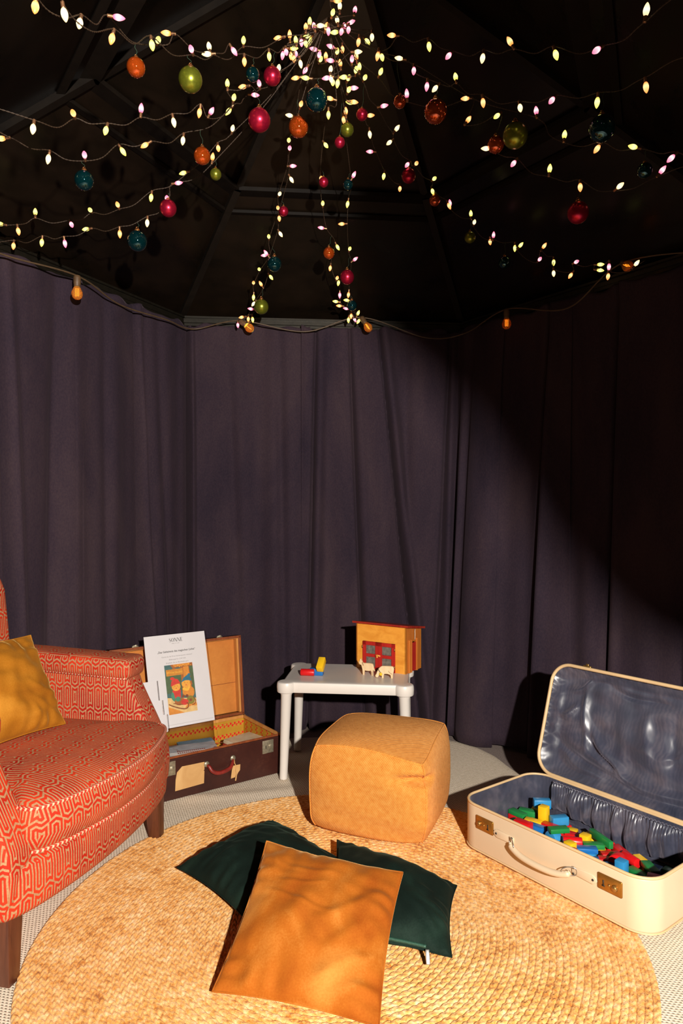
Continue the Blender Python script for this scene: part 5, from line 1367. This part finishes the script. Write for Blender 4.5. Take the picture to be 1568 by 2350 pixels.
BB = [(312,155,21,'orange',1.75,55),(437,183,27,'green',1.78,50),(580,171,15.5,'teal',2.25,30),(625,175,20,'red',2.05,12),(595,276,25.5,'red',1.95,60),(685,292,22.5,'orange',2.05,70),(727,229,25,'teal',1.95,40),
 (831,263,13,'red',2.6,30),(797,298,15,'green',2.6,25),(780,327,12,'red',2.65,40),(918,233,14.5,'orange',2.4,20),(1000,256,26,'orange',2.0,40),(1138,332,19,'orange',2.15,35),(1183,311,28,'green',1.95,30),
 (1382,295,29,'teal',1.9,30),(1480,391,16.5,'teal',2.15,25),(193,414,21.5,'teal',1.95,40),(464,358,19,'orange',2.25,70),(495,400,13,'green',2.5,35),(386,478,19,'red',2.5,25),(315,553,22.5,'teal',2.5,40),
 (743,418,11,'red',3.05,15),(799,424,11.5,'teal',3.05,25),(938,404,16,'red',2.85,20),(998,460,12.5,'orange',3.0,20),(651,485,11,'red',3.1,25),(630,606,16.5,'teal',3.3,40),(755,581,13,'orange',3.35,30),(797,636,16,'red',3.4,40),
 (600,704,16.5,'green',3.5,45),(808,701,11.5,'teal',3.55,25),(1327,488,24,'red',2.1,40),(1079,545,12.5,'green',3.05,40),(1158,603,13.5,'teal',3.05,30)]
FIN = {'orange':'glossy orange glass','teal':'glossy teal glass','red':'matte crimson','green':'matte olive green'}
WQ = np.vstack(WIRES); WU = 784+WQ[:,0]/WQ[:,1]*F; WV = 1175-(WQ[:,2]-CAMH)/WQ[:,1]*F
def where(u, v):
    if u < 520: return 'over the red armchair'
    if v < 240 and u < 900: return 'beside the tangled light cluster'
    if u < 900: return 'before the back ceiling panel' if v < 560 else 'above the back curtain rail'
    return 'above the cream suitcase' if u > 1250 else 'on the shaded side beyond the toy house'
for (u, v, r_, c, y, up_) in BB:
    gap = v-r_*1.25-WV
    ok = (np.abs(WU-u) < 7) & (gap > 1) & (gap < 190)
    cost = np.where(ok, np.abs(WQ[:,1]-y)*120+np.abs(gap-up_*0.5), 1e9); k = int(np.argmin(cost))
    if cost[k] < 1e8: y = float(WQ[k,1]); top_ = Vector(WQ[k])
    else: top_ = P3(u, v-up_-r_, y); print('no wire for bauble', u, v)
    p = P3(u, v, y); rad = r_*y/F
    sz = 'large' if rad > .027 else 'small'
    b = empty('bauble', p, 0.0, '%s %s bauble hanging %s' % (sz, FIN[c], where(u, v)), 'bauble', '%s %s baubles %s' % (sz, FIN[c], where(u, v)))
    b.scale = (rad,)*3
    share('ball', ball_me[c], b); cp_ = share('cap', cap_me, b); share('hanging_loop', loop_me, b)
    e_ = (top_-p)/rad
    s_ = Vector((0,0,1.42)); d_ = e_-s_
    v0_ = [s_, s_+d_*.3+Vector((.12,.05,0)), s_+d_*.7+Vector((-.1,0,0)), e_]
    mk('hanging_thread', tube(catmull(v0_,5), .0007/rad, 4), M_thread, b)

# ------------------------------------------------------------------ festoon of filament bulbs along the rail
M_amber = new_mat('amber_glass', (0.95,0.40,0.07), 0.06, spec=0.6, Transmission_Weight=0.72, IOR=1.2)
M_fil = new_mat('filament', (1.0,0.4,0.08), 0.5, Emission_Color=(1.0,0.30,0.04), Emission_Strength=5.0)
t = NT(M_fil); t.set('Base Color', t.ramp(t.noise(t.coord('Object'), 50), [(0.3,(0.9,0.35,0.05)),(0.7,(1.0,0.45,0.1))]))
M_holder = plain('brown_lampholder', (0.10,0.055,0.025), 0.5, 0.25, 40)
M_cable = plain('brown_cable', (0.075,0.045,0.022), 0.5, 0.2, 60)
fest = empty('festoon_lights', (0,0,0), 0, 'brown festoon cable with amber filament bulbs along the curtain rail', 'festoon lights')
FB = [(177,655,.15,'d'),(562,745,.15,'dr'),(838,741,.15,'dl'),(1163,728,.14,'d'),(1436,607,.15,'f')]
gl = [(.011,0),(.012,.006),(.017,.016),(.0225,.030),(.0225,.040),(.018,.051),(.010,.058),(.003,.060)]
hpz = [(.008,-.042),(.013,-.040),(.015,-.030),(.0145,-.008),(.013,.0),(.0135,.006)]
holders = []
for u, v, ins, d in FB:
    s = s_of_px(u, ins); p, n = path_at(s); q = p+n*ins
    y = q.y; w = P3(u, v, y)
    dv = {'d':Vector((0,0,-1)),'dr':Vector((.75,-.3,-.6)),'dl':Vector((.45,-.35,-.8)),'f':Vector((-.1,-.85,-.5))}[d].normalized()
    h = mk('lampholder', lathe(hpz, 18), M_holder, fest); h.location = w; h.rotation_mode='QUATERNION'; h.rotation_quaternion = dv.to_track_quat('Z','Y')
    mk('glass_bulb', lathe(gl, 22), M_amber, h)
    fpts = []
    for k in range(4):
        x = -.006+.004*k; fpts += [(x,0,.014 if k%2==0 else .044),(x,0,.044 if k%2==0 else .014)]
    mk('filament', tube(fpts, .0005, 5), M_fil, h)
    holders.append((s, w-dv*.040))
holders.sort(key=lambda a: a[0])
pts = []
s = CUM[1]+.05
def rail_pt(s, ins, z): p, n = path_at(s); q = p+n*ins; return Vector((q.x,q.y,z))
pts = [rail_pt(CUM[1]+.05,.10,RAIL-.05), rail_pt((CUM[1]+holders[0][0])/2,.10,RAIL-.085)]
for i, (s, w) in enumerate(holders):
    pts.append(w)
    if i+1 < len(holders):
        s2 = holders[i+1][0]; m_ = max(2, int((s2-s)/.3))
        for k in range(1, m_):
            q = s+(s2-s)*k/m_; pts.append(rail_pt(q, .105+.01*math.sin(q*9), RAIL-.065-.035*math.sin(PI*k/m_)-.012*math.sin(q*13)))
pts.append(rail_pt(CUM[4]-.05,.10,RAIL-.06))
mk('cable', tube(catmull(pts, 14), .0036, 8), M_cable, fest)
